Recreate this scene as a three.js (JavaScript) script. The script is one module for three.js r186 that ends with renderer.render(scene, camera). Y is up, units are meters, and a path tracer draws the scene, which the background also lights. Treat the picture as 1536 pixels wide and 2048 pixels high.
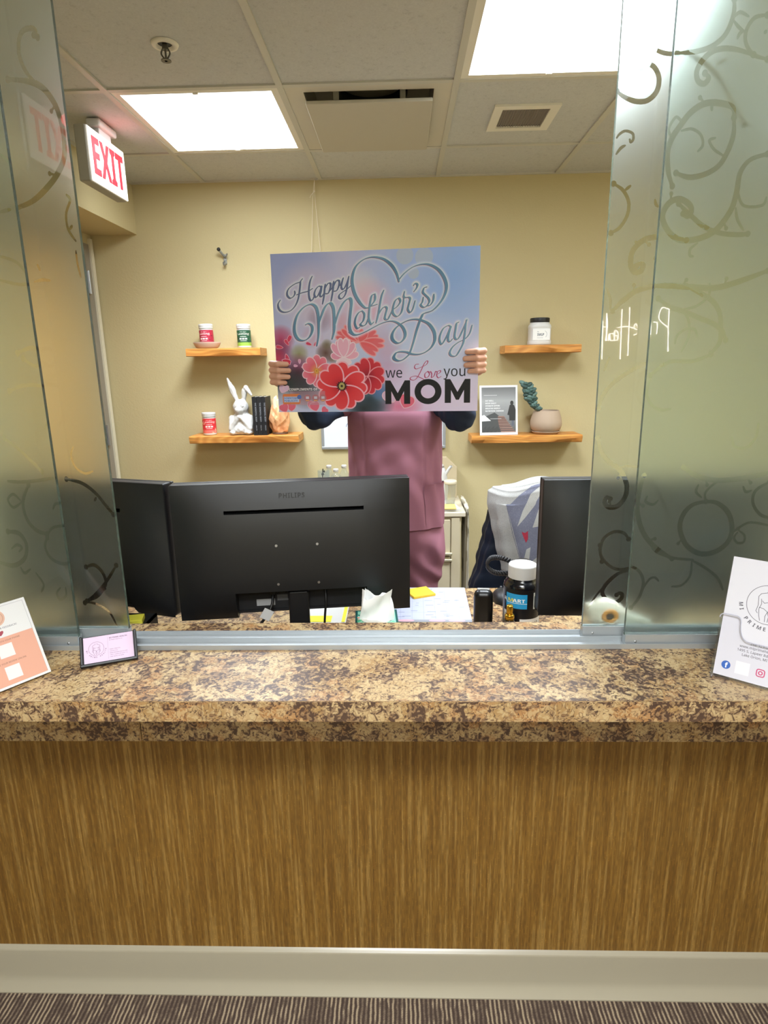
import * as THREE from 'three';
import { RoundedBoxGeometry } from 'three/addons/geometries/RoundedBoxGeometry.js';
import { TextGeometry } from 'three/addons/geometries/TextGeometry.js';
import { FontLoader } from 'three/addons/loaders/FontLoader.js';
import { MarchingCubes } from 'three/addons/objects/MarchingCubes.js';
import { mergeGeometries, mergeVertices, toCreasedNormals } from 'three/addons/utils/BufferGeometryUtils.js';
import { RectAreaLightUniformsLib } from 'three/addons/lights/RectAreaLightUniformsLib.js';
RectAreaLightUniformsLib.init();

// ---------------------------------------------------------------- camera, light, exposure
const scene = new THREE.Scene();
scene.background = new THREE.Color(0x000000);
const camera = new THREE.PerspectiveCamera(2 * Math.atan(1024 / 1210) * 180 / Math.PI, 0.75, 0.05, 50);
camera.position.set(0, 1.51, 0);
camera.rotation.set(-13.66 * Math.PI / 180, 1.7 * Math.PI / 180, -0.0165, 'YXZ');
const renderer = new THREE.WebGLRenderer();
renderer.toneMapping = THREE.LinearToneMapping;
renderer.toneMappingExposure = 1.38;
renderer.shadowMap.enabled = true;
const OFFICE_LIGHT = 28, LOBBY_LIGHT = 26, LAMP_WHITE = new THREE.Color(0.89, 0.97, 1.05), LOBBY_WHITE = new THREE.Color(0.95, 0.985, 1.0);

// ---------------------------------------------------------------- helpers
const V = (x, y, z) => new THREE.Vector3(x, y, z);
const PI = Math.PI, rad = (d) => d * PI / 180;
function rng(seed) { let s = seed | 0; return () => { s = (s + 0x6d2b79f5) | 0; let t = Math.imul(s ^ (s >>> 15), 1 | s); t = (t + Math.imul(t ^ (t >>> 7), 61 | t)) ^ t; return ((t ^ (t >>> 14)) >>> 0) / 4294967296; }; }
const clamp = (x, a = 0, b = 1) => Math.min(b, Math.max(a, x)), mix = (a, b, t) => a + (b - a) * t;
const smooth = (a, b, x) => { const t = clamp((x - a) / (b - a)); return t * t * (3 - 2 * t); };
// periodic value noise in two dimensions, and a hash noise in three
function hash2(x, y, s) { let h = Math.imul(x, 374761393) ^ Math.imul(y, 668265263) ^ Math.imul(s, 2147483647 - 1013); h = Math.imul(h ^ (h >>> 13), 1274126177); return ((h ^ (h >>> 16)) >>> 0) / 4294967296; }
function vnoise(x, y, px, py, s) {
  const xi = Math.floor(x), yi = Math.floor(y), fx = x - xi, fy = y - yi, u = fx * fx * (3 - 2 * fx), v = fy * fy * (3 - 2 * fy);
  const w = (a, n) => ((a % n) + n) % n, x0 = w(xi, px), x1 = w(xi + 1, px), y0 = w(yi, py), y1 = w(yi + 1, py);
  return mix(mix(hash2(x0, y0, s), hash2(x1, y0, s), u), mix(hash2(x0, y1, s), hash2(x1, y1, s), u), v);
}
function fbm(x, y, f, oct, s, fy = f) { let a = 0, n = 0, w = 1; for (let i = 0; i < oct; i++) { a += w * vnoise(x * f, y * fy, f, fy, s + i * 17); n += w; w *= 0.5; f *= 2; fy *= 2; } return a / n; }
function noise3(x, y, z) { const zi = Math.floor(z), f = z - zi, t = f * f * (3 - 2 * f); return mix(vnoise(x, y, 4096, 4096, zi * 31 + 5), vnoise(x, y, 4096, 4096, (zi + 1) * 31 + 5), t); }
function dataTex(w, h, fn, srgb = true) {
  const d = new Uint8Array(w * h * 4), c = [0, 0, 0];
  for (let y = 0; y < h; y++) for (let x = 0; x < w; x++) { fn(x / w, y / h, c); const o = (y * w + x) * 4; d[o] = clamp(c[0], 0, 255); d[o + 1] = clamp(c[1], 0, 255); d[o + 2] = clamp(c[2], 0, 255); d[o + 3] = 255; }
  const t = new THREE.DataTexture(d, w, h, THREE.RGBAFormat); t.magFilter = THREE.LinearFilter; t.minFilter = THREE.LinearMipmapLinearFilter; t.wrapS = t.wrapT = THREE.RepeatWrapping;
  if (srgb) t.colorSpace = THREE.SRGBColorSpace; t.needsUpdate = true; return t;
}
function canvasTex(w, h, draw, srgb = true) {
  const c = document.createElement('canvas'); c.width = w; c.height = h; const g = c.getContext('2d'); draw(g, w, h);
  const t = new THREE.CanvasTexture(c); if (srgb) t.colorSpace = THREE.SRGBColorSpace; t.wrapS = t.wrapT = THREE.ClampToEdgeWrapping; return t;
}
const std = (color, roughness = 0.6, extra = {}) => new THREE.MeshStandardMaterial({ color, roughness, ...extra });
const phys = (o) => new THREE.MeshPhysicalMaterial(o);
const taken = new Map();
function numbered(name) { const n = taken.get(name) ?? 0; taken.set(name, n + 1); return n ? `${name}_${String(n).padStart(3, '0')}` : name; }
function lit(m) { m.castShadow = true; m.receiveShadow = true; return m; }
function part(parent, name, geo, mat, label) { const m = lit(new THREE.Mesh(geo, mat)); m.name = name; parent.add(m); if (label) m.userData.label = label; return m; }
function thing(name, label, category, pos = [0, 0, 0], turn = 0, group) {
  const o = new THREE.Group(); o.name = numbered(name); o.position.set(...pos); o.rotation.y = turn; o.userData = { label, category }; if (group) o.userData.group = group; scene.add(o); return o;
}
function single(name, geo, mat, label, category, pos = [0, 0, 0], group) {
  const m = lit(new THREE.Mesh(geo, mat)); m.name = numbered(name); m.position.set(...pos); m.userData = { label, category }; if (group) m.userData.group = group; scene.add(m); return m;
}
function struct(name, geo, mat) { const m = geo ? lit(new THREE.Mesh(geo, mat)) : new THREE.Group(); m.name = name; m.userData = { kind: 'structure' }; scene.add(m); return m; }
// a box between two corners, uv in metres divided by s
function box(x0, y0, z0, x1, y1, z1, s = 1) {
  const g = new THREE.BoxGeometry(x1 - x0, y1 - y0, z1 - z0); g.translate((x0 + x1) / 2, (y0 + y1) / 2, (z0 + z1) / 2); return metreUV(g, s);
}
function metreUV(g, s = 1, off = 0) {
  const p = g.attributes.position, n = g.attributes.normal, uv = new Float32Array(p.count * 2);
  for (let i = 0; i < p.count; i++) {
    const ax = Math.abs(n.getX(i)), ay = Math.abs(n.getY(i)), az = Math.abs(n.getZ(i)); let u, v;
    if (ax > ay && ax > az) { u = p.getZ(i); v = p.getY(i); } else if (ay > az) { u = p.getX(i); v = p.getZ(i); } else { u = p.getX(i); v = p.getY(i); }
    uv[i * 2] = u / s + off; uv[i * 2 + 1] = v / s + off * 0.37;
  }
  g.setAttribute('uv', new THREE.BufferAttribute(uv, 2)); return g;
}
const rbox = (w, h, d, r = 0.003, seg = 2) => new RoundedBoxGeometry(w, h, d, seg, Math.min(r, w / 2.01, h / 2.01, d / 2.01));
const rboxAt = (w, h, d, r, x, y, z) => rbox(w, h, d, r).translate(x, y, z);
const lathe = (pts, seg = 40) => new THREE.LatheGeometry(pts.map(([r, y]) => new THREE.Vector2(r, y)), seg);
const cyl = (r0, r1, h, x = 0, y = 0, z = 0, seg = 28) => new THREE.CylinderGeometry(r0, r1, h, seg).translate(x, y, z);
const tube = (pts, r, seg = 40, rs = 8, closed = false) => new THREE.TubeGeometry(new THREE.CatmullRomCurve3(pts.map((p) => V(...p)), closed), seg, r, rs, closed);
const ball = (r, x = 0, y = 0, z = 0, sx = 1, sy = 1, sz = 1, a = 20, b = 14) => new THREE.SphereGeometry(r, a, b).scale(sx, sy, sz).translate(x, y, z);
function merge(list) { return mergeGeometries(list.map((g) => { const n = g.index ? g.toNonIndexed() : g; for (const k of Object.keys(n.attributes)) if (!['position', 'normal', 'uv'].includes(k)) n.deleteAttribute(k); return n; })); }
// a plate whose front face (+z) carries a picture over all of it
function printed(w, h, d, front, side) {
  const g = new THREE.BoxGeometry(w, h, d); return [g, [side, side, side, side, front, side]];
}
// surface of a distance field, in a box centre +- half with res cells
function field(sdf, centre, half, res) {
  const mc = new MarchingCubes(res, new THREE.MeshBasicMaterial(), false, false, 400000); mc.isolation = 0; const f = mc.field, hs = res / 2;
  for (let k = 0, i = 0; k < res; k++) for (let j = 0; j < res; j++) for (let l = 0; l < res; l++, i++) f[i] = -sdf(centre[0] + half * (l - hs) / hs, centre[1] + half * (j - hs) / hs, centre[2] + half * (k - hs) / hs);
  mc.update(); const n = mc.count ?? mc.geometry.drawRange.count;
  const pos = new Float32Array(n * 3), nor = new Float32Array(n * 3);
  for (let i = 0; i < n * 3; i++) { pos[i] = mc.positionArray[i] * half + centre[i % 3]; nor[i] = mc.normalArray[i]; }
  const g = new THREE.BufferGeometry(); g.setAttribute('position', new THREE.BufferAttribute(pos, 3)); g.setAttribute('normal', new THREE.BufferAttribute(nor, 3));
  return mergeVertices(g, 1e-6);
}
const smin = (a, b, k) => { const h = Math.max(k - Math.abs(a - b), 0) / k; return Math.min(a, b) - h * h * k / 4; };
function capsule(x, y, z, a, b, ra, rb) {
  const dx = b[0] - a[0], dy = b[1] - a[1], dz = b[2] - a[2], t = clamp(((x - a[0]) * dx + (y - a[1]) * dy + (z - a[2]) * dz) / (dx * dx + dy * dy + dz * dz || 1e-9));
  return Math.hypot(x - a[0] - dx * t, y - a[1] - dy * t, z - a[2] - dz * t) - mix(ra, rb, t);
}
const ellipsoid = (x, y, z, c, r) => { const a = (x - c[0]) / r[0], b = (y - c[1]) / r[1], d = (z - c[2]) / r[2], k = Math.hypot(a, b, d); return (k - 1) * Math.min(...r); };
// rings: list of [y, cx, cz, rx, rz, power]; joins them to a closed skin; dent(angle, y) adds to the radius
function loft(rings, seg = 64, dent = () => 0, sub = 4) {
  const rows = []; for (let i = 0; i < rings.length - 1; i++) for (let k = 0; k < sub; k++) { const t = k / sub, s = t * t * (3 - 2 * t); rows.push(rings[i].map((v, j) => mix(v, rings[i + 1][j], j ? s : t))); } rows.push(rings.at(-1));
  const pos = [], uv = [], idx = [];
  rows.forEach(([y, cx, cz, rx, rz, p = 2], r) => { for (let k = 0; k <= seg; k++) { const a = k / seg * 2 * PI, c = Math.cos(a), s = Math.sin(a), q = 2 / p, e = 1 + dent(a, y); pos.push(cx + rx * e * Math.sign(c) * Math.abs(c) ** q, y, cz + rz * e * Math.sign(s) * Math.abs(s) ** q); uv.push(k / seg, r / (rows.length - 1)); } });
  for (let r = 0; r < rows.length - 1; r++) for (let k = 0; k < seg; k++) { const a = r * (seg + 1) + k, b = a + seg + 1; idx.push(a, b, a + 1, b, b + 1, a + 1); }
  for (const [r, flip] of [[0, 1], [rows.length - 1, 0]]) { const c = pos.length / 3; pos.push(rows[r][1], rows[r][0], rows[r][2]); uv.push(0.5, r ? 1 : 0); for (let k = 0; k < seg; k++) { const a = r * (seg + 1) + k; flip ? idx.push(c, a, a + 1) : idx.push(c, a + 1, a); } }
  const g = new THREE.BufferGeometry(); g.setAttribute('position', new THREE.Float32BufferAttribute(pos, 3)); g.setAttribute('uv', new THREE.Float32BufferAttribute(uv, 2)); g.setIndex(idx); g.computeVertexNormals(); return g;
}
const font = await new FontLoader().loadAsync('fonts/droid/droid_sans_bold.typeface.json');
function letters(text, size, depth) { const g = new TextGeometry(text, { font, size, depth, curveSegments: 4, bevelEnabled: false }); g.computeBoundingBox(); const b = g.boundingBox; g.translate(-(b.min.x + b.max.x) / 2, -(b.min.y + b.max.y) / 2, 0); return g; }

// ---------------------------------------------------------------- surface textures
const graniteTex = dataTex(1536, 1536, (u, v, c) => {
  const wx = fbm(u, v, 48, 2, 11) - 0.5, wy = fbm(u, v, 48, 2, 47) - 0.5, a = fbm(u + wx * 0.03, v + wy * 0.03, 10, 3, 3), b = fbm(u + wx * 0.02, v + wy * 0.02, 52, 3, 71), d = fbm(u + wx * 0.014, v + wy * 0.014, 150, 3, 131), e = fbm(u, v, 18, 3, 211), f = fbm(u + wx * 0.01, v + wy * 0.01, 84, 2, 301);
  const tan = smooth(0.35, 0.65, e), r = [mix(214, 190, tan), mix(182, 152, tan), mix(132, 100, tan)];
  const vein = (1 - smooth(0.012, 0.05, Math.abs(f - 0.5))) * 0.62, hi = smooth(0.54, 0.64, 1 - d) * 0.55, brown = smooth(0.49, 0.62, b + (a - 0.5) * 0.5), dark = smooth(0.535, 0.62, d * 0.62 + b * 0.38 + (a - 0.5) * 0.26), rust = smooth(0.6, 0.7, fbm(u, v, 14, 2, 401));
  for (let i = 0; i < 3; i++) { let x = mix(r[i], [196, 136, 84][i], rust * 0.5); x = mix(x, [230, 206, 156][i], hi); x = mix(x, [132, 100, 74][i], brown * 0.55); x = mix(x, [104, 74, 56][i], vein); c[i] = mix(x, [76, 56, 49][i], dark * 0.75); }
});
const wallpaperTex = dataTex(2048, 1024, (u, v, c) => {
  const a = fbm(u, v, 170, 2, 5, 5), b = fbm(u, v, 330, 1, 25, 7), d = fbm(u, v, 500, 1, 91, 60), e = fbm(u, v, 5, 2, 61, 4), k = hash2(Math.floor(u * 330), Math.floor(v * 330), 9);
  const strand = smooth(0.56, 0.72, a) * 0.85 + smooth(0.62, 0.8, b) * 0.35, dark = smooth(0.56, 0.72, 1 - a) * 0.7 + smooth(0.62, 0.8, 1 - b) * 0.3, t = 1 + (d - 0.5) * 0.2 + (e - 0.5) * 0.06 + (k > 0.985 ? 0.12 : 0);
  for (let i = 0; i < 3; i++) { let x = mix([158, 115, 44][i], [186, 145, 74][i], clamp(strand)); x = mix(x, [132, 91, 28][i], clamp(dark) * 0.7); c[i] = x * t; }
});
const carpetTex = dataTex(1024, 1024, (u, v, c) => {
  const rib = 0.5 + 0.5 * Math.cos(u * 2 * PI * 84 + (fbm(u, v, 60, 2, 33) - 0.5) * 1.6), patch = fbm(u, v, 60, 2, 7, 16), row = fbm(u, v, 84, 1, 19, 40), loop = 0.5 + 0.5 * Math.cos(v * 2 * PI * 170 + Math.floor(u * 84) * 2.1), f = fbm(u, v, 300, 1, 77);
  const t = clamp(smooth(0.3, 0.8, rib) * (0.45 + 0.75 * smooth(0.38, 0.62, patch * 0.6 + row * 0.4)) * (0.75 + 0.25 * loop) + (f - 0.5) * 0.25);
  for (let i = 0; i < 3; i++) c[i] = mix([78, 62, 54][i], [190, 170, 142][i], t);
});
const ceilingTex = dataTex(512, 512, (u, v, c) => { const a = fbm(u, v, 40, 3, 9), b = fbm(u, v, 130, 2, 14), d = smooth(0.6, 0.72, a * 0.5 + b * 0.5); for (let i = 0; i < 3; i++) c[i] = [196, 197, 193][i] * (1 - d * 0.07 + (b - 0.5) * 0.06); });
const wallBump = dataTex(512, 512, (u, v, c) => { c[0] = c[1] = c[2] = 255 * (fbm(u, v, 60, 3, 3) * 0.6 + fbm(u, v, 170, 2, 8) * 0.4); }, false);
const woodTex = dataTex(1024, 256, (u, v, c) => {
  const w = fbm(u, v, 3, 3, 5, 4), ring = Math.sin((v * 9 + w * 7 + u * 1.2) * 2 * PI) * 0.5 + 0.5, fibre = fbm(u, v, 12, 2, 31, 120), knot = smooth(0.6, 0.8, w);
  for (let i = 0; i < 3; i++) c[i] = mix([214, 152, 78][i], [180, 112, 50][i], ring * 0.6 + knot * 0.35) * (0.88 + 0.24 * fibre);
});
const clothBump = dataTex(256, 256, (u, v, c) => { c[0] = c[1] = c[2] = 128 + 60 * Math.sin(u * 2 * PI * 64) * Math.sin(v * 2 * PI * 64) + 60 * (fbm(u, v, 60, 2, 2) - 0.5); }, false);

// ---------------------------------------------------------------- shared materials
const M = {
  wall: std(0xc2b489, 0.75, { bumpMap: wallBump, bumpScale: 0.0006 }),
  lobbyWall: std(0xcfc3a0, 0.8, { bumpMap: wallBump, bumpScale: 0.0006 }),
  tile: std(0xffffff, 0.95, { map: ceilingTex }),
  bar: std(0xc4c2b6, 0.5), trimWhite: std(0xe4e0d2, 0.5), granite: std(0xd6d6d6, 0.4, { map: graniteTex }),
  wallpaper: std(0xc4c4c4, 0.6, { map: wallpaperTex, bumpMap: wallpaperTex, bumpScale: 0.0004 }), carpet: std(0xdcdcdc, 1, { map: carpetTex, bumpMap: carpetTex, bumpScale: 0.003 }),
  aluminium: std(0xb2b7ba, 0.38, { metalness: 0.55 }), steel: std(0xb9bcc0, 0.28, { metalness: 0.9 }),
  black: std(0x141416, 0.45), blackSoft: std(0x1b1b1d, 0.6), dark: std(0x0a0a0b, 0.5), white: std(0xd2d1ce, 0.45), whitePaper: std(0xcacac8, 0.8), cream: std(0xd9d0b6, 0.55),
  glow: new THREE.MeshStandardMaterial({ color: 0xffffff, emissive: LAMP_WHITE, emissiveIntensity: 1.6, roughness: 0.4 }),
  shelf: std(0xffffff, 0.4, { map: woodTex }), skin: std(0xdca88f, 0.55), navy: std(0x1b2a42, 0.8), 
};
// a lensed panel throws most of its light downwards: a flat area light for the lens and a wide soft cone for its beam
function beam(x, z, y, size, intensity, tone) { const l = new THREE.SpotLight(tone, intensity, 0, rad(72), 1, 2); l.position.set(x, y, z); l.target.position.set(x, y - 1, z); l.castShadow = true; l.shadow.radius = size / 0.02; return l; }
function panelLight(x, z, w, d, y, intensity, tone) { const l = new THREE.RectAreaLight(tone, intensity, w, d); l.position.set(x, y, z); l.rotation.x = -PI / 2; return l; }
const SCRIPT = [
  ['h', [39, 213, 27, 231, 29, 252, 42, 266, 62, 270, 88, 263, 112, 242, 128, 212, 137, 176, 142, 147, 145, 129, 155, 117]],
  ['h', [141, 132, 115, 140, 88, 157, 76, 175, 76, 193, 89, 205, 105, 198, 114, 185, 113, 173]],
  ['h', [122, 190, 151, 181, 180, 175, 203, 163]],
  ['h', [203, 108, 193, 127, 186, 154, 183, 184, 185, 208, 192, 219, 203, 212, 211, 194]],
  ['h', [245, 157, 233, 154, 217, 170, 210, 191, 216, 204, 227, 197, 240, 174, 247, 156, 243, 180, 238, 197, 246, 202, 256, 189]],
  ['h', [266, 146, 262, 168, 258, 198, 249, 236]],
  ['h', [260, 174, 269, 156, 281, 142, 292, 145, 289, 166, 279, 187, 266, 189]],
  ['h', [289, 175, 301, 160, 306, 140]],
  ['h', [308, 134, 305, 158, 300, 187, 292, 223]],
  ['h', [302, 166, 313, 143, 324, 130, 335, 135, 331, 158, 321, 176, 308, 179]],
  ['h', [331, 158, 343, 147, 355, 120]],
  ['h', [355, 120, 348, 141, 344, 162, 351, 172, 362, 162, 375, 136, 382, 114]],
  ['h', [382, 114, 376, 142, 370, 171, 361, 198, 345, 214, 332, 211, 333, 197, 349, 184, 372, 171, 390, 156]],
  ['m', [473, 260, 455, 259, 431, 235, 408, 195, 397, 148, 401, 106, 418, 69, 450, 43, 486, 32, 523, 34, 558, 47, 590, 74, 611, 109, 621, 144]],
  ['m', [625, 133, 650, 107, 686, 83, 726, 72, 766, 75, 806, 97, 833, 132, 845, 170, 839, 208, 817, 246, 781, 280, 740, 294, 728, 310, 718, 333, 703, 376, 692, 415, 677, 463]],
  ['m', [698, 400, 685, 440, 671, 477, 662, 489, 639, 507, 617, 513, 598, 506, 593, 494, 605, 475, 627, 470, 656, 473, 681, 482, 713, 484, 744, 475, 773, 454, 789, 427, 792, 402, 786, 375, 764, 344, 733, 327, 702, 320, 667, 323, 632, 338, 604, 358, 587, 385, 587, 410, 605, 427, 625, 426, 644, 408, 649, 384, 638, 356, 617, 337, 591, 326, 560, 327, 525, 338]],
  ['m', [525, 338, 494, 353, 460, 370, 426, 383, 401, 385, 376, 372]],
  ['m', [159, 332, 175, 327, 191, 339, 191, 364, 175, 392, 148, 407, 119, 400, 103, 371, 104, 331, 119, 288, 144, 258, 170, 241, 196, 237, 215, 251, 223, 279, 225, 313, 224, 349, 221, 390, 212, 433]],
  ['m', [226, 328, 239, 295, 256, 258, 273, 238, 289, 235, 300, 254, 303, 284, 303, 321, 300, 367, 290, 402]],
  ['m', [308, 330, 323, 285, 347, 240, 370, 218, 386, 217, 390, 238, 385, 274, 379, 317, 378, 347, 383, 369, 399, 385, 418, 385]],
  ['o', [442, 274, 425, 282, 410, 305, 405, 333, 415, 355, 429, 349]],
  ['o', [442, 274, 452, 290, 447, 318, 432, 337, 444, 344, 461, 334, 472, 307]],
  ['o', [506, 198, 491, 205, 482, 236, 475, 283, 474, 315, 484, 337, 498, 327]],
  ['o', [506, 198, 505, 225, 492, 244, 480, 256]],
  ['o', [476, 256, 517, 245]],
  ['o', [549, 182, 538, 207, 529, 246, 520, 292, 509, 331]],
  ['o', [520, 296, 537, 269, 552, 258, 562, 266, 555, 293, 552, 313, 565, 317, 577, 298, 590, 271]],
  ['o', [586, 274, 611, 259, 627, 237, 620, 221, 603, 232, 592, 263, 592, 290, 610, 304, 631, 287, 641, 249, 644, 218]],
  ['o', [648, 191, 644, 210, 648, 218, 668, 218, 674, 226, 668, 249, 663, 273, 673, 287, 686, 273, 698, 235]],
  ['o', [691, 165, 699, 156, 709, 162, 705, 177, 693, 192]],
  ['o', [755, 173, 741, 178, 735, 197, 745, 209, 761, 225, 765, 241, 753, 260, 737, 265, 725, 255, 733, 240, 737, 220]],
  ['o', [751, 259, 769, 256, 783, 237, 787, 208]],
  ['o', [866, 356, 855, 352, 834, 364, 819, 391, 814, 418, 822, 438, 834, 428, 852, 395, 867, 359, 858, 392, 855, 419, 864, 427, 877, 414]],
  ['o', [906, 337, 895, 344, 890, 371, 886, 405, 895, 417, 908, 408, 923, 378, 944, 328]],
  ['o', [941, 329, 937, 363, 933, 400, 927, 436, 911, 469, 893, 494, 871, 493, 864, 478, 877, 453, 902, 432, 936, 415, 957, 391, 968, 354]],
  ['l', [714, 531, 699, 533, 693, 546, 702, 554, 725, 546, 750, 534, 758, 520, 751, 517, 738, 534, 725, 562, 708, 593, 692, 607, 673, 604, 676, 593, 699, 588, 724, 597, 744, 608]],
  ['l', [757, 566, 744, 578, 745, 595, 758, 594, 766, 579, 758, 567, 772, 572]],
  ['l', [772, 566, 777, 579, 776, 596, 788, 588, 796, 567, 804, 573]],
  ['l', [801, 582, 817, 573, 819, 564, 807, 567, 801, 585, 809, 598, 823, 591]],
];
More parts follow.
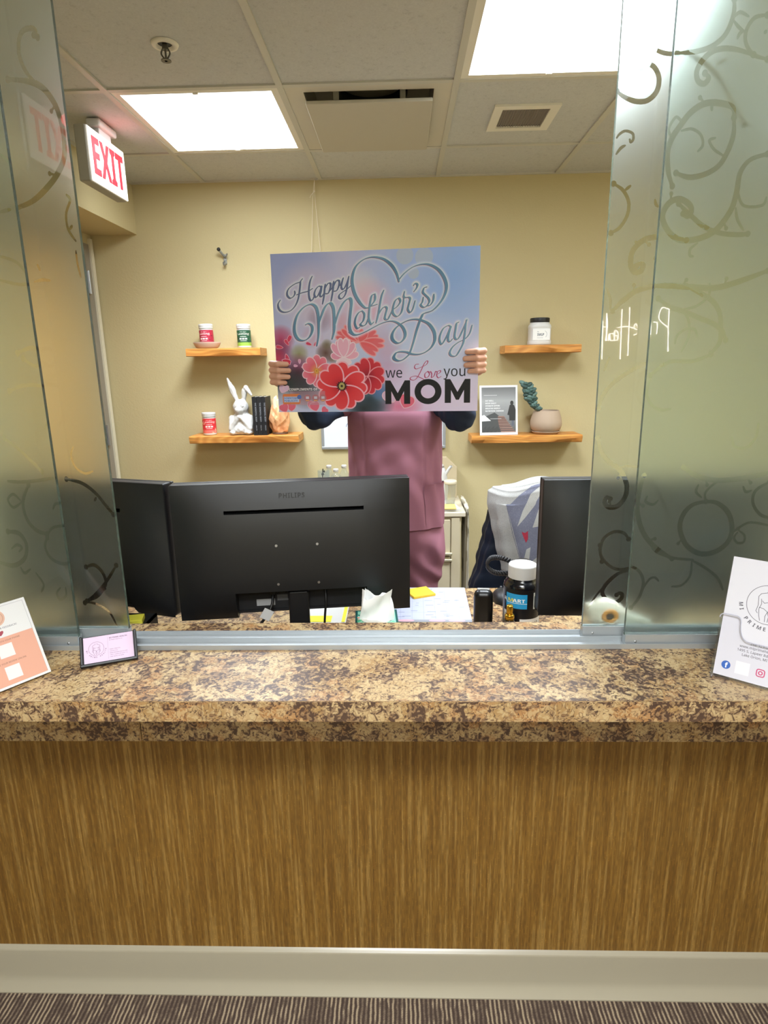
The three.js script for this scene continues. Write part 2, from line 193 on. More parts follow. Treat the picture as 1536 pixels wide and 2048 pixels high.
const SWIRL = {
  LF: [
    [-624, 1929, -617, 1923, -627, 1910, -642, 1908, -658, 1916],
    [-719, 1296, -735, 1263, -733, 1229, -718, 1206, -697, 1197],
    [-758, 1304, -737, 1302, -703, 1304, -669, 1309],
    [-739, 1265, -752, 1278, -764, 1267, -756, 1252, -739, 1261],
    [-698, 1191, -705, 1171, -697, 1148, -676, 1136, -651, 1140],
    [-697, 1195, -684, 1210, -661, 1213, -644, 1202],
    [-805, 1141, -775, 1133, -750, 1148, -742, 1176, -753, 1199, -775, 1203],
    [-773, 1168, -761, 1176, -752, 1170, -759, 1162],
    [-678, 1248, -669, 1259, -644, 1255],
    [-761, 1129, -755, 1117, -742, 1125],
    [-732, 1117, -720, 1093, -727, 1077],
    [-687, 1085, -696, 1073, -691, 1060, -678, 1068, -676, 1085],
    [-651, 1466, -650, 1442, -670, 1404],
    [-752, 1387, -720, 1358, -689, 1322],
    [-701, 1542, -672, 1551, -658, 1538, -670, 1518, -692, 1532],
    [-727, 1474, -696, 1484, -662, 1480, -653, 1456],
    [-679, 1870, -662, 1854, -652, 1827],
    [-706, 1708, -676, 1696, -656, 1667],
    [-713, 1668, -676, 1660, -650, 1664],
    [-694, 1779, -674, 1783],
    [-665, 1949, -651, 1956, -639, 1979],
  ],
  LB: [
    [-603, 2054, -610, 2056, -605, 2062, -611, 2067, -627, 2063, -636, 2048, -638, 2026, -630, 2003, -615, 1985],
    [-664, 1993, -632, 1990, -607, 1980, -590, 1958, -582, 1932, -580, 1903, -584, 1871, -600, 1845, -625, 1821, -653, 1802, -692, 1789],
    [-588, 1812, -583, 1803, -593, 1781, -593, 1756, -582, 1736],
    [-590, 1756, -585, 1761],
    [-584, 1719, -584, 1698, -581, 1675],
    [-658, 1697, -655, 1688],
    [-668, 1668, -654, 1671, -639, 1670],
    [-639, 1364, -645, 1346, -639, 1324, -622, 1312, -606, 1316],
    [-661, 1301, -632, 1293, -608, 1274, -589, 1247, -576, 1228],
    [-606, 1263, -610, 1257],
    [-646, 1118, -628, 1122, -613, 1105, -610, 1081, -629, 1056, -654, 1044],
    [-583, 1121, -609, 1085, -637, 1056, -659, 1040],
    [-654, 1042, -632, 1036, -610, 1019, -598, 989],
    [-617, 1069, -611, 1071],
  ],
  RF: [
    [531, 2060, 532, 2039, 523, 2013, 504, 1997, 479, 1990, 449, 1988],
    [585, 2037, 566, 2034, 555, 2018, 556, 2000, 570, 1983, 593, 1976],
    [570, 1983, 537, 1992, 509, 1991, 492, 1979, 483, 1963, 486, 1949, 496, 1944, 503, 1952, 496, 1959],
    [533, 2031, 542, 2022, 552, 2015],
    [532, 2035, 542, 2042, 556, 2036],
    [542, 2006, 545, 2013, 550, 2016],
    [584, 2013, 586, 2015],
    [550, 1894, 552, 1869, 545, 1843, 533, 1823, 512, 1811, 486, 1807, 464, 1814],
    [550, 1894, 546, 1909, 522, 1916, 499, 1915, 479, 1903, 464, 1884, 452, 1865, 447, 1843, 452, 1814, 460, 1794],
    [467, 1877, 484, 1879, 499, 1870, 504, 1855, 497, 1846],
    [538, 1839, 523, 1848, 514, 1861, 523, 1865],
    [452, 1867, 446, 1880, 456, 1897, 466, 1890],
    [512, 1914, 513, 1906],
    [611, 1839, 584, 1831, 570, 1812, 568, 1787, 564, 1762, 554, 1742, 537, 1722, 511, 1711, 481, 1710, 460, 1724, 448, 1747, 456, 1767, 473, 1774, 490, 1766, 496, 1755, 490, 1746, 482, 1751],
    [473, 1767, 495, 1748, 521, 1729, 549, 1719, 579, 1716, 594, 1717],
    [568, 1787, 581, 1762, 612, 1761, 618, 1773],
    [511, 1704, 500, 1695, 500, 1685, 506, 1683],
    [569, 1758, 574, 1740, 586, 1723],
    [443, 1636, 468, 1636, 509, 1633, 547, 1631, 583, 1639, 635, 1657],
    [499, 1635, 524, 1623, 547, 1609, 561, 1590, 566, 1566, 567, 1540, 554, 1521],
    [453, 1615, 473, 1601, 498, 1593, 528, 1581, 553, 1571, 569, 1559, 577, 1543],
    [498, 1593, 509, 1577, 512, 1551, 502, 1525],
    [527, 1550, 521, 1562, 506, 1563, 492, 1553, 489, 1539],
    [539, 1638, 539, 1618, 521, 1602, 498, 1596],
    [450, 1484, 468, 1499, 487, 1508, 524, 1508, 554, 1519],
    [450, 1475, 447, 1452, 457, 1432, 475, 1422, 492, 1424],
    [653, 1395, 651, 1369, 636, 1351, 615, 1354, 609, 1370],
    [526, 1316, 550, 1300, 585, 1291, 623, 1292, 665, 1299, 685, 1304],
    [565, 1258, 554, 1269, 557, 1282],
    [574, 1250, 572, 1268, 590, 1287, 605, 1291],
    [574, 1250, 551, 1244, 535, 1226, 531, 1198, 546, 1165, 574, 1147, 603, 1151, 624, 1170, 629, 1197, 618, 1228, 595, 1247, 574, 1250],
    [455, 1301, 448, 1270, 448, 1232, 462, 1191, 488, 1160, 522, 1137],
    [485, 1253, 476, 1245, 462, 1251, 464, 1261],
    [687, 1286, 664, 1270, 662, 1246, 678, 1224, 697, 1217],
    [643, 1192, 654, 1183, 654, 1170, 643, 1168, 635, 1178, 640, 1189],
    [632, 1189, 659, 1208, 698, 1202],
    [656, 1270, 646, 1268, 640, 1278],
    [441, 1124, 461, 1112, 471, 1089, 466, 1059, 451, 1036],
    [472, 1077, 482, 1095, 492, 1099, 500, 1092],
    [563, 1132, 589, 1117, 613, 1097, 626, 1073],
    [560, 1132, 560, 1103, 546, 1083, 527, 1080],
    [482, 1158, 499, 1147, 527, 1138, 562, 1135],
  ],
  RB: [
    [372, 2066, 381, 2045, 397, 2028, 412, 2015, 432, 2005, 449, 2001, 475, 2001],
    [394, 2033, 396, 2038, 398, 2042],
    [405, 1981, 400, 1982, 399, 1986, 407, 1989, 425, 1983, 435, 1966, 433, 1947, 419, 1934, 400, 1933, 380, 1940, 367, 1949],
    [372, 1879, 377, 1885, 386, 1889, 398, 1885, 400, 1876, 396, 1872, 394, 1876],
    [373, 1854, 380, 1863, 387, 1867],
    [372, 1808, 389, 1797, 400, 1778, 399, 1757, 388, 1738, 373, 1729],
    [392, 1797, 397, 1801, 401, 1804],
    [445, 1781, 447, 1774, 451, 1770],
    [422, 1674, 426, 1677, 433, 1675, 430, 1665, 419, 1664, 412, 1675, 412, 1695, 421, 1709, 435, 1718, 453, 1721, 473, 1720, 504, 1714],
    [421, 1709, 417, 1714],
    [385, 1598, 401, 1614, 422, 1630, 443, 1637, 463, 1639, 502, 1636, 538, 1621],
    [373, 1636, 380, 1617, 381, 1600],
    [378, 1493, 381, 1503, 385, 1517],
    [372, 1424, 378, 1447, 392, 1467, 413, 1484, 435, 1497, 450, 1503, 480, 1503],
    [374, 1369, 382, 1343, 397, 1324, 416, 1310, 428, 1296, 436, 1274, 434, 1253, 422, 1236, 406, 1233, 396, 1242, 399, 1253, 406, 1250],
    [416, 1310, 434, 1314, 453, 1312],
    [448, 1168, 437, 1181, 417, 1183, 399, 1169, 394, 1146, 399, 1122],
    [393, 1156, 393, 1147, 399, 1129, 417, 1111, 437, 1105, 464, 1111],
    [433, 1051, 438, 1055, 444, 1051, 442, 1042, 431, 1035, 413, 1042, 404, 1057, 411, 1075, 432, 1096, 454, 1103],
    [411, 1075, 393, 1051, 378, 1023],
    [434, 1031, 440, 1026],
    [475, 2001, 493, 1992, 519, 1975, 540, 1953, 555, 1929, 572, 1909, 583, 1893],
    [525, 1981, 534, 1987, 542, 1989],
    [456, 1686, 469, 1708, 488, 1724, 512, 1737, 537, 1735],
    [493, 1445, 504, 1460, 525, 1463, 541, 1447, 536, 1429],
    [527, 1386, 548, 1406, 576, 1411, 603, 1395, 611, 1374, 603, 1356],
    [467, 1296, 491, 1271, 510, 1238, 521, 1202, 519, 1168, 500, 1139],
  ],
};

// ================================================================ the setting
const CEIL = 2.442, BACK = -3.42, COUNTER = 0.956, DESK = 0.76, PONY = -1.19;
struct('floor', box(-2.6, -0.06, BACK - 0.1, 2.6, 0, 2.6, 0.9), M.carpet);
struct('wall_back', box(-1.75, 0, BACK - 0.12, 2.2, 2.7, BACK, 0.4), M.wall);
struct('wall_right', box(2.02, 0, BACK, 2.14, 2.7, -1.31, 0.4), M.wall);
{ // left wall of the office with a door beside the back corner
  const w = struct('wall_left');
  part(w, 'wall_panel', box(-1.755, 0, BACK, -1.635, 2.7, -3.395, 0.4), M.wall); part(w, 'wall_panel', box(-1.755, 2.15, -3.395, -1.635, 2.7, -2.4, 0.4), M.wall); part(w, 'wall_panel', box(-1.755, 0, -2.4, -1.635, 2.7, -1.31, 0.4), M.wall);
  const d = struct('door_1'); const wood = std(0xc49a5c, 0.45), jamb = std(0x8d8474, 0.5);
  part(d, 'door_leaf', box(-1.70, 0.01, -3.325, -1.655, 2.09, -2.46), wood);
  part(d, 'jamb', box(-1.75, 0, -3.395, -1.632, 2.15, -3.33), jamb); part(d, 'jamb', box(-1.75, 0, -2.455, -1.632, 2.15, -2.40), jamb); part(d, 'jamb', box(-1.75, 2.095, -3.33, -1.632, 2.15, -2.455), jamb);
  part(d, 'casing', box(-1.635, 0, -3.41, -1.622, 2.18, -3.38), M.cream);
  for (const y of [1.956, 1.155, 0.3]) { const h = part(d, 'hinge', merge([box(-1.66, y - 0.055, -3.345, -1.628, y + 0.055, -3.31), cyl(0.007, 0.007, 0.115, -1.624, y, -3.328, 10)]), M.steel); h.userData.label = 'brushed steel hinge'; }
  const k = part(d, 'door_handle', tube([[-1.655, 1.0, -2.53], [-1.60, 1.0, -2.53], [-1.59, 1.0, -2.56], [-1.59, 1.0, -2.64]], 0.009, 24), M.steel);
}
struct('trim_1', box(-1.64, 2.2, BACK, -1.385, 2.55, -1.31, 0.4), M.wall);   // dropped bulkhead along the left wall

// ---- suspended ceilings: bars and tiles are pieces
const GX = [-1.385, -1.007, -0.403, 0.201, 0.805, 1.409, 2.02], GZ = [BACK, -2.985, -2.343, -1.70, -1.31];
{
  const c = struct('ceiling'); const H = 0.011, skip = { '1,1': 1, '3,2': 1, '2,1': 1, '3,1': 1, '5,2': 1 };
  for (let i = 0; i < GX.length - 1; i++) for (let j = 0; j < GZ.length - 1; j++) {
    if (skip[`${i},${j}`]) continue;
    const t = part(c, 'ceiling_tile', metreUV(box(GX[i] + 0.004, CEIL + 0.004, GZ[j] + 0.004, GX[i + 1] - 0.004, CEIL + 0.02, GZ[j + 1] - 0.004), 0.6, i * 0.31 + j * 0.17), M.tile);
  }
  for (let i = 1; i < GX.length - 1; i++) part(c, 'grid_bar', box(GX[i] - H, CEIL - 0.003, BACK + 0.012, GX[i] + H, CEIL + 0.006, -1.31), M.bar);
  for (let j = 1; j < GZ.length - 1; j++) for (let i = 0; i < GX.length - 1; i++) part(c, 'grid_bar', box(GX[i] + H, CEIL - 0.002, GZ[j] - H, GX[i + 1] - H, CEIL + 0.006, GZ[j] + H), M.bar);
  part(c, 'wall_angle', box(-1.385, CEIL - 0.002, BACK, 2.02, CEIL + 0.006, BACK + 0.018), M.bar); part(c, 'wall_angle', box(-1.385, CEIL - 0.002, BACK, -1.367, CEIL + 0.006, -1.31), M.bar);
  // the tile round the small return grille is a frame of four strips, the one round the air diffuser a square opening
  const hole = (x0, z0, x1, z1, i, j) => merge([box(GX[i] + 0.004, CEIL + 0.004, GZ[j] + 0.004, GX[i + 1] - 0.004, CEIL + 0.02, z0, 0.6), box(GX[i] + 0.004, CEIL + 0.004, z1, GX[i + 1] - 0.004, CEIL + 0.02, GZ[j + 1] - 0.004, 0.6), box(GX[i] + 0.004, CEIL + 0.004, z0, x0, CEIL + 0.02, z1, 0.6), box(x1, CEIL + 0.004, z0, GX[i + 1] - 0.004, CEIL + 0.02, z1, 0.6)]);
  part(c, 'ceiling_tile', hole(0.395, -2.78, 0.58, -2.585, 3, 1), M.tile);
  part(c, 'plenum_cover', box(-1.755, 2.62, BACK - 0.1, 2.14, 2.70, -1.2), M.trimWhite);
}
{ // square plaque air diffuser
  const d = thing('air_diffuser', 'square beige air diffuser plate hanging in the ceiling between the lit panels', 'air vent', [-0.101, CEIL, -2.664]);
  const W = 0.297, D = 0.316, w = 0.229, q = 0.266, tin = std(0xc9c3b2, 0.5);
  const frame = [[-W, -D, W, -q], [-W, q, W, D], [-W, -q, -w, q], [w, -q, W, q]].map(([a, b, e, f]) => box(a, 0.0, b, e, 0.008, f)); part(d, 'frame', merge(frame), tin);
  part(d, 'pan', merge([box(-w - 0.004, 0.008, -q - 0.004, -w, 0.13, q + 0.004), box(w, 0.008, -q - 0.004, w + 0.004, 0.13, q + 0.004), box(-w, 0.008, -q - 0.004, w, 0.13, -q), box(-w, 0.008, q, w, 0.13, q + 0.004), box(-w, 0.126, -q, w, 0.13, q)]), std(0xaaa594, 0.6));
  part(d, 'duct_collar', lathe([[0.14, 0.125], [0.14, 0.09], [0.125, 0.085], [0.12, 0.125]]), M.dark);
  for (const [x, z] of [[-0.12, 0.2], [0.12, 0.2], [-0.12, -0.2], [0.12, -0.2]]) part(d, 'bracket', box(x - 0.01, -0.01, z - 0.004, x + 0.01, 0.128, z + 0.004), tin);
  part(d, 'plate', rboxAt(0.45, 0.012, 0.50, 0.003, 0, -0.026, 0.0), std(0xb8b2a0, 0.55));
}
{ // return grille
  const g = thing('ceiling_grille', 'small square ceiling grille with thin dusty louvres', 'air vent', [0.4875, CEIL, -2.6825]);
  const W = 0.124, w = 0.09, f = 0.092; part(g, 'frame', merge([box(-W, -0.004, -W, W, 0.004, -f), box(-W, -0.004, f, W, 0.004, W), box(-W, -0.004, -f, -w, 0.004, f), box(w, -0.004, -f, W, 0.004, f)]), M.trimWhite);
  part(g, 'box', merge([box(-w - .003, 0.004, -f - .003, w + .003, 0.09, -f), box(-w - .003, 0.004, f, w + .003, 0.09, f + .003), box(-w - .003, 0.004, -f, -w, 0.09, f), box(w, 0.004, -f, w + .003, 0.09, f), box(-w, 0.087, -f, w, 0.09, f)]), std(0x3a352e, 0.9));
  const lv = box(-0.0012, -0.009, -f, 0.0012, 0.009, f).rotateZ(0.7), lm = std(0x8f867a, 0.7); for (let i = 0; i < 18; i++) { const b = part(g, 'louvre', lv, lm); b.position.set(-w + (i + 0.5) * 2 * w / 18, 0.008, 0); }
}
{ // fire sprinkler
  const s = thing('sprinkler', 'recessed fire sprinkler head in a ceiling tile', 'sprinkler', [-0.688, CEIL, -2.053]);
  part(s, 'escutcheon', lathe([[0.020, 0.004], [0.026, -0.004], [0.037, -0.003], [0.040, 0.003], [0.038, 0.004]]), M.trimWhite);
  part(s, 'cup', lathe([[0.001, 0.003], [0.022, 0.003], [0.026, -0.003]]), M.dark);
  part(s, 'frame', merge([cyl(0.008, 0.010, 0.014, 0, -0.006, 0, 14), tube([[-0.008, -0.01, 0], [-0.013, -0.022, 0], [-0.004, -0.036, 0], [0, -0.038, 0]], 0.0025, 16, 6), tube([[0.008, -0.01, 0], [0.013, -0.022, 0], [0.004, -0.036, 0], [0, -0.038, 0]], 0.0025, 16, 6), cyl(0.003, 0.003, 0.03, 0, -0.026, 0, 8)]), std(0x6d6a63, 0.4, { metalness: 0.6 }));
  part(s, 'deflector', merge([cyl(0.015, 0.015, 0.002, 0, -0.041, 0, 20), cyl(0.005, 0.005, 0.008, 0, -0.038, 0, 10)]), std(0x6d6a63, 0.4, { metalness: 0.6 }));
}
function troffer(x0, z0, x1, z1, label, intensity, tone = LAMP_WHITE, cat = 'ceiling light') {
  const cx = (x0 + x1) / 2, cz = (z0 + z1) / 2, w = (x1 - x0) / 2 - 0.006, d = (z1 - z0) / 2 - 0.006, b = 0.03;
  const t = thing('ceiling_light', label, cat, [cx, CEIL, cz], 0, 'recessed light panels');
  part(t, 'frame', merge([box(-w, 0, -d, w, 0.02, -d + b), box(-w, 0, d - b, w, 0.02, d), box(-w, 0, -d + b, -w + b, 0.02, d - b), box(w - b, 0, -d + b, w, 0.02, d - b)]), M.trimWhite);
  part(t, 'diffuser', box(-w + b, 0.008, -d + b, w - b, 0.018, d - b), M.glow);
  part(t, 'housing', box(-w, 0.02, -d, w, 0.10, d), M.white);
  for (const z of [-d + b, d - b]) part(t, 'latch', rboxAt(0.02, 0.006, 0.008, 0.002, 0, -0.001, z), M.trimWhite);
  const l = panelLight(0, 0, 2 * (w - b), 2 * (d - b), 0.004, intensity * 0.34, tone); l.name = 'panel_glow'; t.add(l);
  const c = beam(0, 0, -0.012, 0.25, intensity * 1.0 * 4 * w * d, tone); c.name = 'panel_beam'; t.add(c, c.target);
  return t;
}
troffer(GX[1], GZ[1], GX[2], GZ[2], 'lit square ceiling panel just right of the exit sign', OFFICE_LIGHT);
troffer(GX[3], GZ[2], GX[4], GZ[3], 'larger looking lit ceiling panel at the upper right, nearest the counter', OFFICE_LIGHT);
troffer(GX[5], GZ[2], GX[6], GZ[3], 'lit ceiling panel far to the right, beyond the etched glass', OFFICE_LIGHT);

function exitSign(x, z, label, power = 1) {
  const s = thing('exit_sign', label, 'exit sign', [x, CEIL, z]);
  const grey = std(0x9a9688, 0.6), face = new THREE.MeshStandardMaterial({ color: 0xf4f2ec, emissive: 0xf6f1ea, emissiveIntensity: 0.22 * power, roughness: 0.5 }), red = new THREE.MeshStandardMaterial({ color: 0xe02030, emissive: 0xff1224, emissiveIntensity: 0.5 * Math.sqrt(power), roughness: 0.5 });
  part(s, 'canopy', rboxAt(0.055, 0.028, 0.15, 0.008, -0.012, -0.014, 0), M.white);
  part(s, 'stem', rboxAt(0.03, 0.03, 0.10, 0.004, -0.015, -0.038, 0), M.white);
  part(s, 'housing', rboxAt(0.045, 0.194, 0.312, 0.006, -0.0265, -0.145, 0), grey);
  part(s, 'face_plate', rboxAt(0.008, 0.19, 0.308, 0.004, -0.002, -0.145, 0), face);
  const g = letters('EXIT', 0.105, 0.002).scale(0.88, 1.25, 1); g.rotateY(PI / 2); g.translate(0.0021, -0.143, 0.0); part(s, 'lettering', g, red, 'red lit letters EXIT');
  const l = new THREE.PointLight(0xff5060, 0.007); l.position.set(0.06, -0.08, 0); l.name = 'sign_glow'; s.add(l);
  return s;
}
exitSign(-1.15, -2.632, 'lit EXIT sign with red letters hanging from the ceiling at the left');

// ---- the service wall between lobby and office
{
  const w = struct('wall_front');
  part(w, 'wallpaper_panel', box(-2.6, 0, PONY - 0.11, 2.6, COUNTER - 0.04, PONY, 0.8), M.wallpaper, 'grass-cloth wallpaper with vertical golden brown strands');
  part(w, 'header', box(-2.6, 2.26, PONY - 0.11, 2.6, 2.70, PONY + 0.10, 0.4), M.lobbyWall);
  for (const s of [-1, 1]) part(w, 'side_wall', box(s < 0 ? -2.6 : 1.02, COUNTER - 0.04, PONY - 0.11, s < 0 ? -1.06 : 2.6, 2.26, PONY + 0.10, 0.4), M.lobbyWall);
  const bs = new THREE.Shape([[0, 0], [0.03, 0], [0.03, 0.003], [0.016, 0.020], [0.0105, 0.034], [0.0095, 0.107], [0.008, 0.112], [0.0045, 0.1165], [0.0, 0.1185]].map((p) => new THREE.Vector2(...p)));
  const bg = toCreasedNormals(new THREE.ExtrudeGeometry(bs, { depth: 5.2, bevelEnabled: false }), 0.6).rotateY(-PI / 2).translate(2.6, 0, PONY);
  struct('baseboard_front', bg, std(0xa29b88, 0.3));
}
{ // counter: top, edge band, and the band of the same laminate under it
  const c = thing('counter', 'speckled brown granite-look laminate reception counter', 'counter', [0, 0, 0]);
  const top = merge([box(-1.6, COUNTER - 0.038, -1.085, 1.6, COUNTER, -0.921, 0.6), box(-1.058, COUNTER - 0.038, -1.243, 1.018, COUNTER, -1.085, 0.6)]); part(c, 'countertop', top, M.granite);
  part(c, 'edge_band', metreUV(box(-1.6, COUNTER - 0.0385, -0.921, 1.6, COUNTER - 0.001, -0.9195), 0.6, 0.43), M.granite);
  for (const [a, b] of [[-1.6, -0.585], [-0.583, 1.6]]) part(c, 'apron', metreUV(box(a, 0.702, PONY, b, COUNTER - 0.038, PONY + 0.012), 0.6, a * 0.5 + 0.2), M.granite);
}
// ---- lobby behind and beside the camera
struct('wall_lobby_left', box(-2.72, 0, PONY - 0.11, -2.6, 2.7, 2.7, 0.4), M.lobbyWall);
struct('wall_lobby_right', box(2.6, 0, PONY - 0.11, 2.72, 2.7, 2.7, 0.4), M.lobbyWall);
struct('wall_lobby_back', box(-2.72, 0, 2.0, 2.72, 2.7, 2.12, 0.4), M.lobbyWall);
{
  const c = struct('ceiling_lobby'); part(c, 'ceiling_panel', box(-2.6, CEIL, PONY + 0.09, 2.6, CEIL + 0.02, 0.0, 0.6), M.tile); for (const [a, b] of [[0.6, 1.2], [1.8, 2.0]]) part(c, 'ceiling_panel', box(-2.6, CEIL, a, 2.6, CEIL + 0.02, b, 0.6), M.tile);
  for (const [a, b] of [[-2.6, -0.6], [0.6, 2.6]]) for (const z of [0, 1.2]) part(c, 'ceiling_panel', box(a, CEIL, z, b, CEIL + 0.02, z + 0.6, 0.6), M.tile);
  part(c, 'roof_deck', box(-2.72, 2.62, PONY - 0.1, 2.72, 2.7, 2.12), M.trimWhite);
}
troffer(-0.6, 0.0, 0.6, 0.6, 'lobby ceiling light panel above and behind the viewer', LOBBY_LIGHT, LOBBY_WHITE);
troffer(-0.6, 1.2, 0.6, 1.8, 'unseen lobby light panel added farther behind the viewer to brighten the board', LOBBY_LIGHT, LOBBY_WHITE);  // added panel out of view, gives the board and person more frontal light
exitSign(-1.22, 0.05, 'lobby EXIT sign behind the viewer, mirrored in the left glass', 3.5);

// ================================================================ sliding glass, etched with clear scrolls
function scrollMask(strokes, x0, x1, y0, y1, seed) { // white = etched, black = left clear
  const W = 1024, H = 2048, kx = W / (x1 - x0) / 1000, ky = H / (y1 - y0) / 1000, X = (x) => (x - x0 * 1000) * kx, Y = (y) => H - (y - y0 * 1000) * ky;
  return (g, hi, lo) => {
    g.fillStyle = hi; g.fillRect(0, 0, W, H); g.strokeStyle = g.fillStyle = lo; g.lineCap = g.lineJoin = 'round'; const k = (kx + ky) / 2;
    for (const s of strokes) {
      const p = []; for (let i = 0; i < s.length; i += 2) p.push(new THREE.Vector2(s[i], s[i + 1]));
      const c = new THREE.SplineCurve(p), n = p.length * 14, q = c.getPoints(n), len = c.getLength(), w = clamp(len * 0.05, 3.6, 8.6);
      for (let i = 0; i < n; i++) { const t = i / n, e = len > 40 ? mix(0.62, 1, smooth(0, 0.2, t) * smooth(0, 0.2, 1 - t)) : mix(0.5, 1.2, Math.sin(t * PI)); g.lineWidth = w * e * k; g.beginPath(); g.moveTo(X(q[i].x), Y(q[i].y)); g.lineTo(X(q[i + 1].x), Y(q[i + 1].y)); g.stroke(); }
      if (len > 90) for (const e of [q[0], q[n]]) { g.beginPath(); g.arc(X(e.x), Y(e.y), 4.6 * k, 0, 2 * PI); g.fill(); }
      if (len > 160) for (const f of [0.33, 0.71]) { // small buds along the stem
        const i = Math.floor(f * n), d = q[i + 1].clone().sub(q[i]).normalize(), side = (Math.round(s[0]) % 2 ? 1 : -1), nx = -d.y * side, ny = d.x * side;
        g.lineWidth = 3 * k; g.beginPath(); g.moveTo(X(q[i].x), Y(q[i].y)); g.lineTo(X(q[i].x + nx * 10 + d.x * 4), Y(q[i].y + ny * 10 + d.y * 4)); g.stroke(); g.beginPath(); g.arc(X(q[i].x + nx * 11 + d.x * 5), Y(q[i].y + ny * 11 + d.y * 5), 3.2 * k, 0, 2 * PI); g.fill();
      }
    }
  };
}
function pane(name, strokes, x0, x1, y0, y1, z, seed) {
  const draw = scrollMask(strokes, x0, x1, y0, y1, seed);
  const rough = canvasTex(1024, 2048, (g) => draw(g, 'rgb(0,78,0)', 'rgb(0,6,0)'), false), trans = canvasTex(1024, 2048, (g) => draw(g, 'rgb(246,0,0)', 'rgb(255,0,0)'), false);
  const glass = { color: 0xeef8f4, transmission: 1, ior: 1.5, thickness: 0.008 };
  const clear = phys({ ...glass, roughness: 0.0 }), etched = phys({ ...glass, roughness: 1, roughnessMap: rough, transmissionMap: trans }), cut = phys({ ...glass, color: 0x9cc7b8, roughness: 0.25 });
  const g = new THREE.BoxGeometry(x1 - x0, y1 - y0, 0.008); // the etched side faces the office (-z); its u runs against x, so the mask is turned there
  const uv = g.attributes.uv; for (let i = 20; i < 24; i++) uv.setX(i, 1 - uv.getX(i));
  g.translate((x0 + x1) / 2, (y0 + y1) / 2, z); return [g, [cut, cut, cut, cut, clear, etched]];
}
const GY = 2.25;
{
  const t = struct('trim_2'); // double aluminium track along the sill
  part(t, 'track', merge([box(-1.06, COUNTER, -1.178, 1.02, COUNTER + 0.003, -1.112), box(-1.06, COUNTER + 0.003, -1.114, 1.02, COUNTER + 0.010, -1.112), box(-1.06, COUNTER + 0.003, -1.146, 1.02, COUNTER + 0.012, -1.142), box(-1.06, COUNTER + 0.003, -1.178, 1.02, COUNTER + 0.012, -1.176)]), M.aluminium);
  part(t, 'head_track', merge([box(-1.06, 2.235, -1.118, 1.02, 2.26, -1.112), box(-1.06, 2.235, -1.147, 1.02, 2.26, -1.141), box(-1.06, 2.235, -1.178, 1.02, 2.26, -1.172)]), M.aluminium);
}
const doors = [
  ['LF', -1.055, -0.662, -1.128, 0.980, 'fixed etched glass pane at the left, the one nearer the lobby', 'glass screen'],
  ['LB', -1.03, -0.571, -1.159, 0.984, 'sliding etched glass pane at the left, set behind the fixed one', 'glass door'],
  ['RF', 0.442, 1.015, -1.128, 0.980, 'fixed etched glass pane at the right, the one nearer the lobby', 'glass screen'],
  ['RB', 0.367, 0.99, -1.159, 0.984, 'sliding etched glass pane at the right, its edge beside the black monitor', 'glass door'],
];
doors.forEach(([key, x0, x1, z, y0, label, cat], i) => {
  const t = thing(cat === 'glass door' ? 'glass_sliding_door' : 'glass_screen', label, cat), [g, m] = pane(key, SWIRL[key], x0, x1, y0, GY, z, i + 3);
  part(t, 'glass', g, m, 'etched glass with clear scrolling vines');
  const d = 0.0085, h = y0 + 0.002;
  part(t, 'shoe', merge([box(x0, COUNTER + 0.0035, z + 0.0042, x1, h, z + d), box(x0, COUNTER + 0.0035, z - d, x1, h, z - 0.0042), box(x0, COUNTER + 0.0035, z - 0.0042, x1, y0 - 0.001, z + 0.0042)]), M.aluminium);
  const sx = key[0] === 'L' ? x1 - 0.02 : x0 + 0.02; part(t, 'screw', new THREE.SphereGeometry(0.0028, 12, 8).scale(1, 1, 0.5).translate(sx, y0 - 0.012, z + d), M.steel);
});

// ================================================================ the greeting board
function petal(g, r, w, fill, rim, notch = 0.14) { // a heart-shaped petal that points up from the origin
  g.beginPath(); g.moveTo(0, 0); g.bezierCurveTo(-w * 0.5, -r * 0.25, -w * 0.62, -r * 0.85, -w * 0.3, -r); g.quadraticCurveTo(-w * 0.1, -r * 1.05, 0, -r * (1 - notch)); g.quadraticCurveTo(w * 0.1, -r * 1.05, w * 0.3, -r); g.bezierCurveTo(w * 0.62, -r * 0.85, w * 0.5, -r * 0.25, 0, 0); g.closePath();
  g.fillStyle = fill; g.fill(); g.lineWidth = Math.max(2, r * 0.06); g.strokeStyle = rim; g.stroke();
}
function bloom(g, x, y, r, n, turn, squash, fills, rim, eye) {
  g.save(); g.translate(x, y); g.scale(1, squash);
  for (let i = 0; i < n; i++) { g.save(); g.rotate(turn + i * 2 * PI / n); const gr = g.createRadialGradient(0, 0, r * 0.1, 0, 0, r); gr.addColorStop(0, fills[0]); gr.addColorStop(0.45, fills[1]); gr.addColorStop(1, fills[2]); petal(g, r, r * 1.04, gr, rim); g.restore(); }
  if (eye) { const [a, b, c] = eye; g.fillStyle = a; g.beginPath(); for (let i = 0; i < 28; i++) { const t = i / 28 * 2 * PI, q = r * (i % 2 ? 0.17 : 0.25); g.lineTo(Math.cos(t) * q, Math.sin(t) * q); } g.fill(); g.fillStyle = b; g.beginPath(); g.ellipse(0, 0, r * 0.125, r * 0.155, 0, 0, 2 * PI); g.fill(); g.fillStyle = c; g.beginPath(); g.arc(0, 0, r * 0.05, 0, 2 * PI); g.fill(); }
  g.restore();
}
